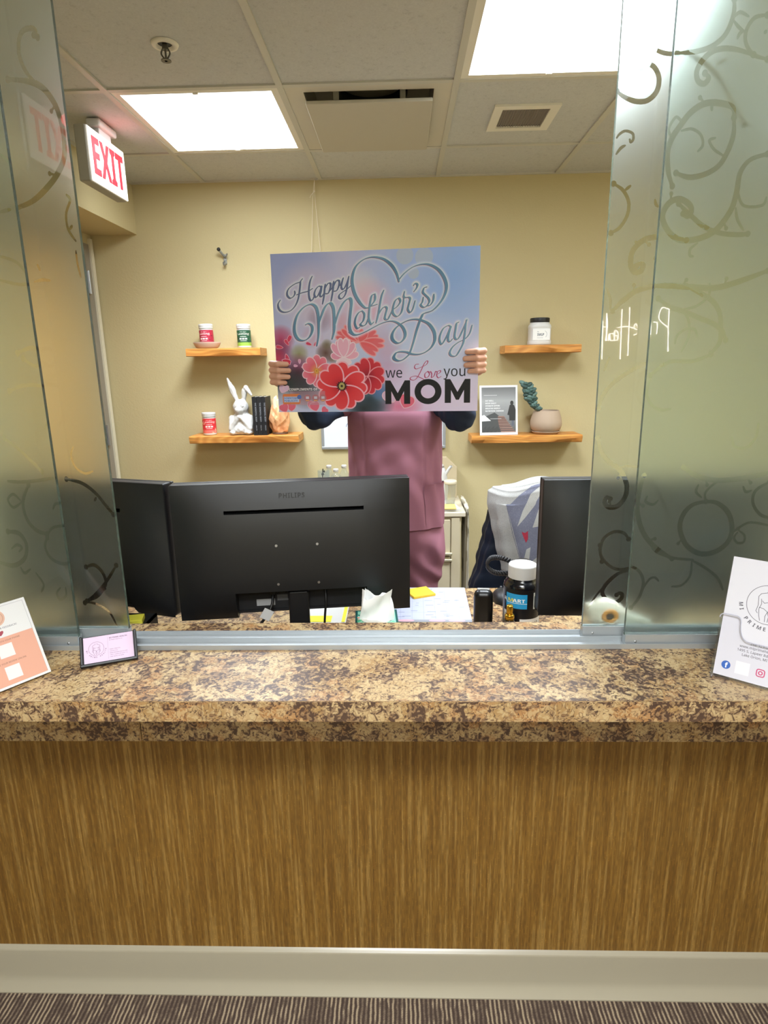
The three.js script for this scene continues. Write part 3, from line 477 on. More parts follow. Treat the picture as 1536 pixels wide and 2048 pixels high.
const boardTex = canvasTex(1500, 1140, (g) => {
  g.scale(1.5, 1.5); const W = 1000, H = 760, R = rng(5);
  const lin = g.createLinearGradient(0, 0, W, H); lin.addColorStop(0, '#aab8ec'); lin.addColorStop(0.35, '#d6d2f2'); lin.addColorStop(0.6, '#c2d4fa'); lin.addColorStop(1, '#e8e0fc'); g.fillStyle = lin; g.fillRect(0, 0, W, H);
  const blob = (x, y, r, c, a, sy = 1) => { g.save(); g.translate(x, y); g.scale(1, sy); const q = g.createRadialGradient(0, 0, 0, 0, 0, r); q.addColorStop(0, `rgba(${c},${a})`); q.addColorStop(0.6, `rgba(${c},${a * 0.55})`); q.addColorStop(1, `rgba(${c},0)`); g.fillStyle = q; g.fillRect(-r, -r, 2 * r, 2 * r); g.restore(); };
  blob(880, 120, 330, '146,184,248', 0.9); blob(620, 40, 260, '166,192,246', 0.8); blob(120, 60, 200, '164,176,232', 0.8); blob(180, 190, 170, '232,212,232', 0.8); blob(430, 170, 110, '224,226,242', 0.9); blob(470, 260, 150, '246,184,208', 0.7); blob(230, 310, 70, '140,110,140', 0.55); blob(190, 390, 60, '220,170,200', 0.6); blob(330, 330, 60, '226,160,184', 0.6);
  blob(760, 560, 300, '212,224,255', 0.9); blob(560, 540, 110, '214,150,190', 0.55); blob(560, 430, 80, '220,160,190', 0.5); blob(700, 720, 230, '244,206,244', 0.8); blob(620, 735, 120, '238,120,160', 0.85, 0.5); blob(940, 700, 160, '240,222,252', 0.8);
  for (const [x, y, r] of [[650, 30, 40], [740, 40, 42], [690, 110, 26]]) { g.fillStyle = 'rgba(200,206,214,0.5)'; g.beginPath(); g.arc(x, y, r, 0, 2 * PI); g.fill(); }
  // foliage and distant blooms out of focus
  blob(30, 400, 75, '196,66,110', 0.95); blob(20, 470, 75, '120,30,70', 0.8); blob(10, 490, 55, '208,60,96', 0.9); blob(120, 470, 50, '150,150,90', 0.8); blob(110, 560, 95, '110,24,62', 0.9); blob(60, 620, 110, '36,50,48', 0.95); blob(150, 640, 110, '52,52,58', 0.85); blob(255, 470, 55, '96,62,50', 0.9); blob(262, 430, 30, '120,110,80', 0.8); blob(470, 700, 130, '44,70,84', 0.95); blob(440, 745, 110, '36,44,52', 0.95, 0.6); blob(520, 660, 50, '90,130,200', 0.8); blob(290, 500, 26, '110,80,50', 0.6); blob(240, 600, 60, '150,40,96', 0.7);
  g.save(); g.translate(425, 420); g.rotate(0.25); for (const [a, l] of [[-1.5, 120], [-1.1, 105], [-0.6, 100], [0.9, 95], [1.4, 120], [1.9, 100], [0.2, 60]]) { g.save(); g.rotate(a); petal(g, l, 52, 'rgba(240,104,112,0.92)', 'rgba(248,170,176,0.8)'); g.restore(); } g.restore();
  for (const [x, y, r, t] of [[62, 418, 40, 0.5], [70, 430, 34, -0.6], [40, 440, 36, -1.4], [52, 470, 44, 2.9], [186, 430, 30, -1.2], [196, 436, 24, 0.6]]) { g.save(); g.translate(x, y); g.rotate(t); petal(g, r, r * 0.5, '#e0486c', '#f6b4cc', 0.0); g.restore(); }
  for (const [x, y, r, t] of [[30, 500, 46, 1.9], [120, 520, 22, 0], [110, 530, 20, -1.5], [128, 536, 18, 1.6]]) { g.save(); g.translate(x, y); g.rotate(t); petal(g, r, r * 0.6, r > 30 ? '#d83a58' : '#e6a6cc', '#f0c0dc', 0.03); g.restore(); }
  bloom(g, 462, 585, 82, 6, 0.5, 1.05, ['#a01430', '#cc2438', '#d83444'], '#ee9aa8', null);
  bloom(g, 205, 556, 72, 5, 0.35, 1.05, ['#f0a060', '#ee6a80', '#f48ca4'], '#f8d0e0', ['#e0905a', '#e8b050', '#c88038']);
  g.save(); g.translate(344, 492); for (const [a, l, w, f] of [[-1.15, 62, 60, '#f0a0c0'], [1.15, 74, 60, '#f4b4d0'], [-0.55, 84, 62, '#f2a8c8'], [0.5, 86, 62, '#f4b0cc'], [0, 90, 60, '#f6bcd6']]) { g.save(); g.rotate(a); petal(g, l, w, f, '#fbe0ee'); g.restore(); } g.rotate(PI); petal(g, 36, 80, '#f8dcec', '#fceef6'); g.restore();
  bloom(g, 330, 632, 122, 6, 0.35, 0.93, ['#c41c30', '#e8343f', '#f04a52'], '#fbb8cc', ['#3a1216', '#b8ac68', '#30240e']);
  blob(40, 690, 60, '206,206,234', 0.95); for (const [x, y, r, t] of [[66, 742, 40, 0], [40, 745, 40, -0.5], [170, 735, 40, 0.2], [196, 742, 42, -0.3], [225, 750, 30, 0.8], [20, 648, 34, 0.4], [48, 640, 24, -0.2], [590, 700, 60, -0.5], [640, 730, 60, 0.4]]) { g.save(); g.translate(x, y + 14); g.rotate(t); petal(g, r * 1.1, r * 1.3, y > 720 ? '#ee6f8c' : '#e2c2e2', '#f8cbdc', 0.05); g.restore(); }
  // small sponsor block
  g.fillStyle = 'rgba(206,160,180,0.55)'; g.fillRect(64, 655, 180, 70); g.fillStyle = '#f2ecf2'; g.font = 'bold 17px sans-serif'; g.fillText('COMPLIMENTS OF', 58, 652, 158);
  g.fillStyle = '#e8864e'; g.beginPath(); g.roundRect(24, 668, 90, 52, 8); g.fill(); g.fillStyle = '#c8d4f4'; g.fillRect(29, 682, 80, 28); g.fillStyle = '#5a78c8'; g.font = 'bold 14px sans-serif'; g.fillText('DOWNTOWN', 30, 695, 76); g.fillText('PUBLICITY', 30, 708, 76); g.beginPath(); g.arc(110, 684, 11, 0, 2 * PI); g.fill();
  for (const x of [152, 194, 232]) { g.fillStyle = 'rgba(190,120,130,0.85)'; g.beginPath(); g.arc(x, 690, 18, 0, 2 * PI); g.fill(); g.fillStyle = '#d8d4e6'; g.fillRect(x - 8, 682, 16, 12); g.fillStyle = '#f0b070'; g.fillRect(x - 9, 700, 18, 5); }
  // lettering: pen strokes, thick on the way down
  const style = { h: [9.5, 3.4], m: [16, 4.2], o: [11, 3.2], l: [5.4, 2.2] };
  const run = (dx, dy, grow, pick) => { for (const [k, s] of SCRIPT) {
    const p = []; for (let i = 0; i < s.length; i += 2) p.push(new THREE.Vector2(s[i], s[i + 1])); const n = p.length * 12, q = new THREE.SplineCurve(p).getPoints(n), [mx, mn] = style[k]; g.lineCap = 'round';
    for (let i = 0; i < n; i++) { const ex = q[i + 1].x - q[i].x, ey = q[i + 1].y - q[i].y, l = Math.hypot(ex, ey) || 1, down = Math.abs(ey * 0.93 + ex * 0.36) / l, t = i / n, w = mn + (mx - mn) * down ** 1.6 * Math.min(1, 0.35 + 4 * Math.min(t, 1 - t)); const c = pick(k, q[i]); if (!c) continue; g.strokeStyle = c; g.lineWidth = w + grow; g.beginPath(); g.moveTo(q[i].x + dx, q[i].y + dy); g.lineTo(q[i + 1].x + dx, q[i + 1].y + dy); g.stroke(); } } };
  for (const [w, a] of [[26, 0.035], [19, 0.04], [13, 0.055], [8, 0.08], [5, 0.12]]) run(0, 0, w, (k) => (k === 'l' ? null : `rgba(232,236,250,${a})`));
  run(-1.6, 1.6, 0, (k) => (k === 'l' ? null : k === 'h' ? '#6a5c86' : '#8e5478'));
  run(0, 0, -0.8, (k, p) => (k === 'l' ? null : k === 'h' ? '#65759f' : `rgb(${Math.round(86 + 44 * noise3(p.x * 0.012, p.y * 0.012, 1))},${Math.round(130 + 44 * noise3(p.x * 0.012, p.y * 0.012, 1))},${Math.round(168 + 38 * noise3(p.x * 0.012, p.y * 0.012, 1))})`));
  run(0, 0, 0, (k) => (k === 'l' ? '#b8507e' : null));
  // we ... you / MOM
  g.fillStyle = '#14182c'; g.font = '67px sans-serif'; g.fillText('we', 550, 594, 112); g.fillText('you', 834, 591, 134);
  g.fillStyle = '#0d0d12';
  for (const [x, y] of [[548, 608], [841, 605]]) { const w = 123, h = 115, s = 30; g.beginPath(); for (const [a, b] of [[0, h], [0, 0], [26, 0], [w / 2, 62], [w - 26, 0], [w, 0], [w, h], [w - s, h], [w - s, 52], [w / 2 + 7, 100], [w / 2 - 7, 100], [s, 52], [s, h]]) g.lineTo(x + a, y + b); g.fill(); }
  g.beginPath(); g.ellipse(759, 664, 66, 61, 0, 0, 2 * PI); g.ellipse(759, 664, 35, 33, 0, 0, 2 * PI); g.fill('evenodd');
});
{
  const face = std(0xffffff, 0.62, { map: boardTex }); const [g, m] = printed(0.621, 0.467, 0.005, face, M.whitePaper);
  const b = single('greeting_board', g, m, "pastel Happy Mother's Day board with pink flowers, held up by the person", 'poster board', [-0.0755, 1.6035, -1.8985]); b.rotation.y = -0.1016;
}

// ================================================================ the person behind the board
{
  const P = thing('person', 'person in mauve scrubs over navy sleeves, holding a board up before the face', 'person', [0, 0, 0]);
  const skin = M.skin, cx = -0.022, Z = -2.30;
  const arms = [
    { s: -1, sh: [-0.16, 1.42, -2.31], el: [-0.305, 1.345, -2.20], E: [-0.3845, -1.930], top: 1.519 },
    { s: 1, sh: [0.115, 1.42, -2.31], el: [0.207, 1.335, -2.17], E: [0.2335, -1.867], top: 1.546 },
  ];
  for (const a of arms) a.wr = [a.E[0] - a.s * 0.034, a.top - 0.052, a.E[1] - 0.108];
  // hand: four fingers curl round the edge to the front of the board, the thumb lies behind it
  const hand = (a) => {
    const { s, E, top, wr } = a, f = [];
    const rows = [[0, 0.034], [-0.0195, 0.040], [-0.0385, 0.037], [-0.056, 0.027]], knuckles = [];
    rows.forEach(([dy, len], i) => {
      const y = top + dy, mcp = [E[0] + s * 0.008, y - 0.004, E[1] - 0.046], pip = [E[0] + s * 0.0155, y, E[1] + 0.001], dip = [E[0] - s * 0.006, y - 0.001, E[1] + 0.0125], tip = [E[0] - s * len, y - 0.002, E[1] + 0.0095 - s * len * 0.102], r = i === 3 ? 0.0078 : 0.009;
      knuckles.push(mcp); f.push([[mcp, pip, r + 0.0012, r + 0.0004], [pip, dip, r + 0.0004, r], [dip, tip, r, r - 0.0014]]);
    });
    const th = [[E[0] - s * 0.002, top - 0.012, E[1] - 0.075], [E[0] - s * 0.016, top + 0.008, E[1] - 0.036], [E[0] - s * 0.042, top + 0.012, E[1] - 0.0125 - s * 0.042 * 0.102]];
    const c = [E[0], top - 0.03, E[1] - 0.045];
    return { centre: c, sdf: (x, y, z) => {
      let d = 1; for (const k of knuckles) d = smin(d, capsule(x, y, z, k, wr, 0.0115, 0.021), 0.012);
      d = smin(d, capsule(x, y, z, wr, [wr[0] + (a.el[0] - wr[0]) * 0.4, wr[1] + (a.el[1] - wr[1]) * 0.4, wr[2] + (a.el[2] - wr[2]) * 0.4], 0.024, 0.03), 0.02);
      let fi = 1; for (const ch of f) { let q = 1; for (const [p0, p1, r0, r1] of ch) q = smin(q, capsule(x, y, z, p0, p1, r0, r1), 0.003); fi = Math.min(fi, q); }
      d = smin(d, fi, 0.006);
      const t = smin(capsule(x, y, z, th[0], th[1], 0.013, 0.0105), capsule(x, y, z, th[1], th[2], 0.0105, 0.0082), 0.004); return smin(d, t, 0.006);
    } };
  };
  const HC = [-0.03, 1.595, -2.265];
  const headF = (x, y, z) => {
    let d = ellipsoid(x, y, z, [HC[0], HC[1] + 0.02, HC[2] - 0.005], [0.076, 0.092, 0.095]); d = smin(d, ellipsoid(x, y, z, [HC[0], HC[1] - 0.045, HC[2] + 0.018], [0.058, 0.068, 0.066]), 0.04);
    d = smin(d, capsule(x, y, z, [HC[0], HC[1] + 0.012, HC[2] + 0.086], [HC[0], HC[1] - 0.026, HC[2] + 0.104], 0.008, 0.012), 0.014);
    for (const s of [-1, 1]) { d = smin(d, ellipsoid(x, y, z, [HC[0] + s * 0.077, HC[1] - 0.012, HC[2] - 0.01], [0.01, 0.03, 0.018]), 0.008); d = Math.max(d, -ellipsoid(x, y, z, [HC[0] + s * 0.03, HC[1] + 0.008, HC[2] + 0.098], [0.016, 0.01, 0.012])); }
    d = Math.max(d, -ellipsoid(x, y, z, [HC[0], HC[1] - 0.055, HC[2] + 0.089], [0.022, 0.0025, 0.008]));
    return smin(d, capsule(x, y, z, [HC[0], HC[1] - 0.06, HC[2] - 0.02], [cx, 1.42, -2.30], 0.052, 0.058), 0.03);
  };
  const bodyF = (x, y, z) => {
    let d = ellipsoid(x, y, z, [cx, 1.28, Z], [0.15, 0.20, 0.092]); d = smin(d, ellipsoid(x, y, z, [cx, 0.97, Z], [0.155, 0.17, 0.095]), 0.08);
    d = smin(d, capsule(x, y, z, [cx, 1.36, -2.30], [cx, 1.50, -2.285], 0.056, 0.05), 0.05);
    for (const a of arms) { d = smin(d, capsule(x, y, z, a.sh, a.el, 0.046, 0.037), 0.05); d = smin(d, capsule(x, y, z, a.el, a.wr, 0.037, 0.025), 0.02); }
    for (const s of [-1, 1]) { d = smin(d, capsule(x, y, z, [cx + s * 0.085, 0.86, Z], [cx + s * 0.08, 0.47, Z], 0.085, 0.056), 0.04); d = smin(d, capsule(x, y, z, [cx + s * 0.08, 0.47, Z], [cx + s * 0.08, 0.08, Z - 0.02], 0.056, 0.036), 0.03); }
    return d;
  };
  const hands = arms.map(hand);
  part(P, 'body', merge([field(bodyF, [cx, 0.80, -2.2], 0.82, 136), field(headF, [HC[0], HC[1] - 0.03, HC[2]], 0.17, 100), ...hands.map((h) => field(h.sdf, h.centre, 0.105, 76))]), skin);
  // head details
  for (const s of [-1, 1]) { const e = part(P, 'eye', ball(0.0125, HC[0] + s * 0.03, HC[1] + 0.008, HC[2] + 0.077), M.white); part(e, 'iris', ball(0.006, HC[0] + s * 0.03, HC[1] + 0.008, HC[2] + 0.0845), std(0x4a3524, 0.3)); part(P, 'eyebrow', tube([[HC[0] + s * 0.016, HC[1] + 0.027, HC[2] + 0.085], [HC[0] + s * 0.032, HC[1] + 0.031, HC[2] + 0.081], [HC[0] + s * 0.046, HC[1] + 0.025, HC[2] + 0.07]], 0.0028, 12, 6), std(0x4a3322, 0.9)); }
  part(P, 'lips', merge([tube([[HC[0] - 0.022, HC[1] - 0.054, HC[2] + 0.077], [HC[0], HC[1] - 0.050, HC[2] + 0.0865], [HC[0] + 0.022, HC[1] - 0.054, HC[2] + 0.077]], 0.0036, 16, 8), tube([[HC[0] - 0.02, HC[1] - 0.058, HC[2] + 0.076], [HC[0], HC[1] - 0.062, HC[2] + 0.0855], [HC[0] + 0.02, HC[1] - 0.058, HC[2] + 0.076]], 0.0042, 16, 8)]), std(0xb8605c, 0.5));
  part(P, 'hair', field((x, y, z) => { let d = ellipsoid(x, y, z, [HC[0], HC[1] + 0.028, HC[2] - 0.018], [0.087, 0.10, 0.105]); d = smin(d, ellipsoid(x, y, z, [HC[0], HC[1] - 0.06, HC[2] - 0.06], [0.082, 0.13, 0.055]), 0.04); d = Math.max(d, -ellipsoid(x, y, z, [HC[0], HC[1] - 0.035, HC[2] + 0.09], [0.064, 0.10, 0.085])); return d + 0.0025 * Math.sin(x * 420 + z * 90); }, [HC[0], HC[1] - 0.03, HC[2] - 0.01], 0.20, 90), std(0x4a3222, 0.6));
  // navy undershirt sleeves
  arms.forEach((a) => {
    const w2 = [a.wr[0], a.wr[1], a.wr[2] - 0.012], c = [(a.sh[0] + a.wr[0]) / 2, (a.sh[1] + a.wr[1]) / 2, (a.sh[2] + a.wr[2]) / 2];
    part(P, 'sleeve', field((x, y, z) => { const fold = 0.002 * Math.sin((x * 1.3 + z) * 95 + Math.sin(y * 60) * 1.4) + 0.0012 * Math.sin((y + x * 0.4) * 130); return smin(capsule(x, y, z, a.sh, a.el, 0.058, 0.053), capsule(x, y, z, a.el, w2, 0.053, 0.033), 0.03) + fold; }, c, 0.24, 84), M.navy, 'navy long sleeve');
  });
  // scrub top: a draped shell with princess seams and two patch pockets
  const mauve = std(0x976373, 0.85, { bumpMap: clothBump, bumpScale: 0.0002 });
  const rings = [[0.905, cx, Z, 0.186, 0.118, 2.3], [0.98, cx, Z, 0.183, 0.116, 2.3], [1.08, cx, Z, 0.178, 0.112, 2.3], [1.18, cx, Z, 0.177, 0.112, 2.3], [1.27, cx, Z, 0.178, 0.120, 2.2], [1.33, cx, Z, 0.178, 0.118, 2.2], [1.40, cx, -2.305, 0.172, 0.098, 2.2], [1.455, cx, -2.305, 0.135, 0.075, 2], [1.475, cx, -2.30, 0.075, 0.066, 2]];
  const dent = (a, y) => {
    const g = (a0, w, y0, h) => Math.exp(-(((a - a0) / w) ** 2) - (((y - y0) / h) ** 2));
    let d = 0.085 * (g(1.12, 0.36, 1.315, 0.055) + g(2.02, 0.36, 1.315, 0.055)) - 0.045 * g(1.57, 0.55, 1.245, 0.03) + 0.035 * g(1.45, 0.7, 1.0, 0.10);
    d -= 0.022 * (Math.exp(-(((a - 0.98) / 0.03) ** 2)) + Math.exp(-(((a - 2.2) / 0.03) ** 2))) * smooth(1.36, 1.30, y); // seams
    d += 0.028 * Math.sin(a * 7 + y * 5 + Math.sin(y * 9)) * smooth(1.22, 0.93, y) + 0.022 * Math.sin(a * 13 - y * 26) * smooth(1.30, 1.12, y) + 0.02 * g(0.75, 0.08, 1.13, 0.09) - 0.02 * g(0.62, 0.06, 1.12, 0.08) + 0.026 * Math.sin((y * 1.4 + a * 0.16) * 46) * g(2.0, 0.6, 1.2, 0.10) + 0.02 * Math.sin((y * 1.2 - a * 0.2) * 52) * g(1.1, 0.4, 1.1, 0.10);
    return d;
  };
  const at = (a, y, off) => { let i = 0; while (i < rings.length - 2 && y > rings[i + 1][0]) i++; const t = clamp((y - rings[i][0]) / (rings[i + 1][0] - rings[i][0])), s = t * t * (3 - 2 * t), q = rings[i].map((v, j) => mix(v, rings[i + 1][j], j ? s : t)), c = Math.cos(a), n = Math.sin(a), e = 1 + dent(a, y), k = 2 / q[5]; return [q[1] + (q[3] * e + off) * Math.sign(c) * Math.abs(c) ** k, y, q[2] + (q[4] * e + off) * Math.sign(n) * Math.abs(n) ** k]; };
  const torso = loft(rings, 160, dent, 8);
  const shortSleeves = arms.map((a) => { const m = a.sh.map((v, i) => mix(v, a.el[i], 0.36)); return field((x, y, z) => capsule(x, y, z, a.sh, m, 0.066, 0.068), [(a.sh[0] + m[0]) / 2, (a.sh[1] + m[1]) / 2, (a.sh[2] + m[2]) / 2], 0.16, 44); });
  part(P, 'scrub_top', merge([metreUV(torso, 0.1), ...shortSleeves.map((g) => metreUV(g, 0.1))]), mauve, 'mauve scrub top');
  const grid = (a0, a1, y0, y1, o0, o1, nu = 14, nv = 10) => { const pos = [], idx = [], uv = []; for (let j = 0; j <= nv; j++) for (let i = 0; i <= nu; i++) { pos.push(...at(mix(a0, a1, i / nu), mix(y0, y1, j / nv), mix(o0, o1, (j / nv) ** 2))); uv.push(i / nu, j / nv); } for (let j = 0; j < nv; j++) for (let i = 0; i < nu; i++) { const a = j * (nu + 1) + i, b = a + nu + 1; idx.push(a, a + 1, b, b, a + 1, b + 1); } const g = new THREE.BufferGeometry(); g.setAttribute('position', new THREE.Float32BufferAttribute(pos, 3)); g.setAttribute('uv', new THREE.Float32BufferAttribute(uv, 2)); g.setIndex(idx); g.computeVertexNormals(); return g; };
  for (const [a0, a1] of [[0.97, 0.02], [PI - 0.02, PI - 0.97]]) part(P, 'pocket', merge([grid(a0, a1, 0.915, 1.075, 0.0015, 0.006), grid(a0, a1, 1.062, 1.077, 0.006, 0.0085, 14, 3)]), mauve);
  part(P, 'hem', merge([grid(-PI, PI, 0.906, 0.922, 0.0015, 0.0015, 120, 2)]), mauve);
  // trousers
  const trousers = field((x, y, z) => {
    let d = ellipsoid(x, y, z, [cx, 0.90, Z], [0.158, 0.13, 0.100]);
    for (const s of [-1, 1]) { d = smin(d, capsule(x, y, z, [cx + s * 0.084, 0.84, Z], [cx + s * 0.084, 0.47, Z], 0.094, 0.074), 0.05); d = smin(d, capsule(x, y, z, [cx + s * 0.084, 0.47, Z], [cx + s * 0.084, 0.10, Z - 0.02], 0.074, 0.066), 0.03); d = smin(d, ellipsoid(x, y, z, [cx + s * 0.155, 0.79, Z + 0.02], [0.034, 0.09, 0.065]), 0.03); }
    return d + 0.003 * Math.sin(x * 70 + y * 30 + Math.sin(y * 26) * 2) + 0.002 * Math.sin(y * 60 + x * 40);
  }, [cx, 0.53, Z], 0.56, 112);
  part(P, 'scrub_trousers', metreUV(trousers, 0.1), mauve, 'mauve scrub trousers');
  part(P, 'ring', new THREE.TorusGeometry(0.0098, 0.0012, 8, 24).rotateY(PI / 2).translate(arms[1].E[0] + 0.013, arms[1].top - 0.038, arms[1].E[1] - 0.008), M.steel, 'silver ring');
  for (const s of [-1, 1]) part(P, 'shoe', merge([ellipsoidGeo(cx + s * 0.085, 0.045, Z + 0.05, 0.045, 0.05, 0.135), rboxAt(0.085, 0.025, 0.26, 0.012, cx + s * 0.085, 0.0125, Z + 0.05)]), M.white);
}
function ellipsoidGeo(x, y, z, a, b, c) { return new THREE.SphereGeometry(1, 24, 16).scale(a, b, c).translate(x, y, z); }

// ================================================================ desk and what stands on it
{
  const d = thing('desk', 'low granite-look laminate desk behind the counter', 'desk');
  part(d, 'desktop', box(-1.6, DESK - 0.03, -1.965, 2.0, DESK, -1.305, 0.6), M.granite);
  const side = std(0xb9ad92, 0.6); for (const x of [-1.58, -0.5, 0.62, 1.96]) part(d, 'leg_panel', box(x, 0, -1.9, x + 0.025, DESK - 0.03, -1.33), side);
  part(d, 'modesty_panel', box(-1.58, 0.12, -1.35, 1.98, DESK - 0.03, -1.335), side);
}
// monitors, seen from behind
function monitor(place, turn, label, marked) {
  const t = thing('monitor', label, 'monitor', place, turn), W = 0.587, H = 0.35, y0 = 0.126, shell = std(0x17181a, 0.45), bay = std(0x121214, 0.6), w = W / 2;
  // the back is -z here turned towards the lobby: local +z faces the lobby
  const s = new THREE.Shape(), nl = -0.15, nr = 0.178, ny = 0.078; // notch for the sockets
  s.moveTo(-w, 0.012); s.lineTo(-w, H - 0.004); s.quadraticCurveTo(-w, H, -w + 0.004, H); s.lineTo(w - 0.004, H); s.quadraticCurveTo(w, H, w, H - 0.004); s.lineTo(w, 0.012); s.quadraticCurveTo(w, 0.002, w - 0.016, 0); s.lineTo(nr, 0); s.lineTo(nr, ny); s.lineTo(nl, ny); s.lineTo(nl, 0); s.lineTo(-w + 0.016, 0); s.quadraticCurveTo(-w, 0.002, -w, 0.012);
  const slot = new THREE.Path(); const sx0 = -0.165, sx1 = 0.175, sy = 0.282; slot.moveTo(sx0, sy - 0.0045); slot.lineTo(sx1, sy - 0.0045); slot.lineTo(sx1, sy + 0.0045); slot.lineTo(sx0, sy + 0.0045); slot.closePath(); s.holes.push(slot);
  const g = new THREE.ExtrudeGeometry(s, { depth: 0.022, bevelEnabled: true, bevelThickness: 0.006, bevelSize: 0.004, bevelOffset: -0.004, bevelSegments: 3, curveSegments: 6 }).translate(0, y0, -0.024);
  // the moulded back: a shallow dome in front of the frame, cut out at the slot and the sockets
  const xs = [], ys = []; for (let i = 0; i <= 24; i++) xs.push(-w + 0.001 + i * (W - 0.002) / 24); for (let i = 0; i <= 24; i++) ys.push(0.001 + i * (H - 0.002) / 24); xs.push(sx0, sx1, nl, nr); ys.push(sy - 0.0045, sy + 0.0045, ny); xs.sort((a, b) => a - b); ys.sort((a, b) => a - b);
  const dome = (x, y) => 0.004 + 0.034 * (1 - Math.abs(x / w) ** 6) * (1 - Math.abs(clamp(y / H) * 2 - 1) ** (y > H / 2 ? 2.0 : 5)), pos = [], idx = [], e = 1e-6;
  ys.forEach((y) => xs.forEach((x) => pos.push(x, y0 + y, dome(x, y))));
  for (let j = 0; j < ys.length - 1; j++) for (let i = 0; i < xs.length - 1; i++) { const x = (xs[i] + xs[i + 1]) / 2, y = (ys[j] + ys[j + 1]) / 2; if ((x > sx0 - e && x < sx1 + e && Math.abs(y - sy) < 0.0045) || (x > nl && x < nr && y < ny)) continue; const q = j * xs.length + i, r = q + xs.length; idx.push(q, q + 1, r, r, q + 1, r + 1); }
  const dg = new THREE.BufferGeometry(); dg.setAttribute('position', new THREE.Float32BufferAttribute(pos, 3)); dg.setIndex(idx); dg.computeVertexNormals(); const flat = (q) => { const n = q.index ? q.toNonIndexed() : q; n.deleteAttribute('uv'); return n; };
  const wall = (x, yA, yB, n) => { const p = [], k = []; for (let i = 0; i <= n; i++) { const y = mix(yA, yB, i / n); p.push(x, y0 + y, dome(x, y), x, y0 + y, -0.012); if (i < n) k.push(2 * i, 2 * i + 1, 2 * i + 2, 2 * i + 1, 2 * i + 3, 2 * i + 2); } const q = new THREE.BufferGeometry(); q.setAttribute('position', new THREE.Float32BufferAttribute(p, 3)); q.setIndex(k); q.computeVertexNormals(); return q; };
  const roof = (y, xA, xB, n) => { const p = [], k = []; for (let i = 0; i <= n; i++) { const x = mix(xA, xB, i / n); p.push(x, y0 + y, dome(x, y), x, y0 + y, -0.012); if (i < n) k.push(2 * i, 2 * i + 1, 2 * i + 2, 2 * i + 1, 2 * i + 3, 2 * i + 2); } const q = new THREE.BufferGeometry(); q.setAttribute('position', new THREE.Float32BufferAttribute(p, 3)); q.setIndex(k); q.computeVertexNormals(); return q; };
  part(t, 'back_shell', merge([flat(g), dg, wall(nl, 0.001, ny, 6), wall(nr, 0.001, ny, 6), roof(ny, nl, nr, 12), roof(sy + 0.0045, sx0, sx1, 8), roof(sy - 0.0045, sx0, sx1, 8)]), shell);
  part(t, 'screen', rboxAt(W, H, 0.012, 0.003, 0, y0 + H / 2, -0.0345), M.dark); part(t, 'vent_slot', box(sx0, y0 + sy - 0.0045, -0.02, sx1, y0 + sy + 0.0045, -0.012), M.dark);
  const b = part(t, 'socket_bay', merge([box(nl, y0 + 0.012, -0.028, nr, y0 + ny, -0.012), box(nl - 0.006, y0 + 0.01, -0.028, nr + 0.006, y0 + 0.016, -0.004)]), bay);
  if (marked) {
    part(t, 'logo', letters('PHILIPS', 0.0125, 0.0008).rotateX(-0.22).translate(0.0, y0 + 0.318, dome(0, 0.318) + 0.0002), std(0x030303, 0.5), 'black letters PHILIPS');
    const plate = canvasTex(256, 96, (q) => { q.fillStyle = '#9a9a9a'; q.fillRect(0, 0, 256, 96); q.fillStyle = '#555'; for (let i = 0; i < 7; i++) q.fillRect(14, 12 + i * 11, 120 + (i * 53) % 100, 4); q.fillStyle = '#333'; for (let i = 0; i < 40; i++) q.fillRect(150 + i * 2.3, 40, 1 + (i * 7) % 2, 30); });
    part(b, 'sticker', box(-0.105, y0 + 0.024, -0.012, -0.058, y0 + 0.042, -0.0114), std(0xffffff, 0.6, { map: plate })); part(b, 'sticker', box(-0.052, y0 + 0.036, -0.012, -0.022, y0 + 0.052, -0.0114), std(0x8c8c8c, 0.6, { map: plate }));
    const marks = canvasTex(256, 128, (q) => { q.fillStyle = '#0e0e0f'; q.fillRect(0, 0, 256, 128); q.fillStyle = '#8f8f8f'; q.font = 'bold 40px sans-serif'; q.fillText('CE', 60, 44); q.fillRect(130, 12, 10, 34); q.fillText('X', 156, 44); q.strokeStyle = '#8f8f8f'; q.lineWidth = 5; q.strokeRect(206, 14, 26, 28); q.fillRect(60, 74, 70, 12); q.fillRect(150, 68, 30, 18); q.fillRect(130, 104, 110, 8); });
    part(b, 'sticker', box(0.092, y0 + 0.022, -0.012, 0.150, y0 + 0.051, -0.0114), std(0xffffff, 0.6, { map: marks }));
    part(b, 'socket', rboxAt(0.014, 0.02, 0.012, 0.002, -0.062, y0 + 0.064, -0.006), M.dark);
  }
  for (const [x, y] of [[-0.043, 0.198], [0.057, 0.198], [-0.043, 0.098], [0.057, 0.098]]) part(t, 'screw', cyl(0.0032, 0.0032, 0.003, 0, 0, 0, 12).rotateX(PI / 2).translate(x, y0 + y, dome(x, y)), M.steel);
  part(t, 'stand_neck', merge([rboxAt(0.052, 0.19, 0.026, 0.006, 0.004, 0.10, 0.004), rboxAt(0.056, 0.03, 0.03, 0.006, 0.004, 0.185, -0.004)]), M.black);
  part(t, 'stand_base', rboxAt(0.24, 0.012, 0.19, 0.005, 0.004, 0.0062, -0.02), M.black);
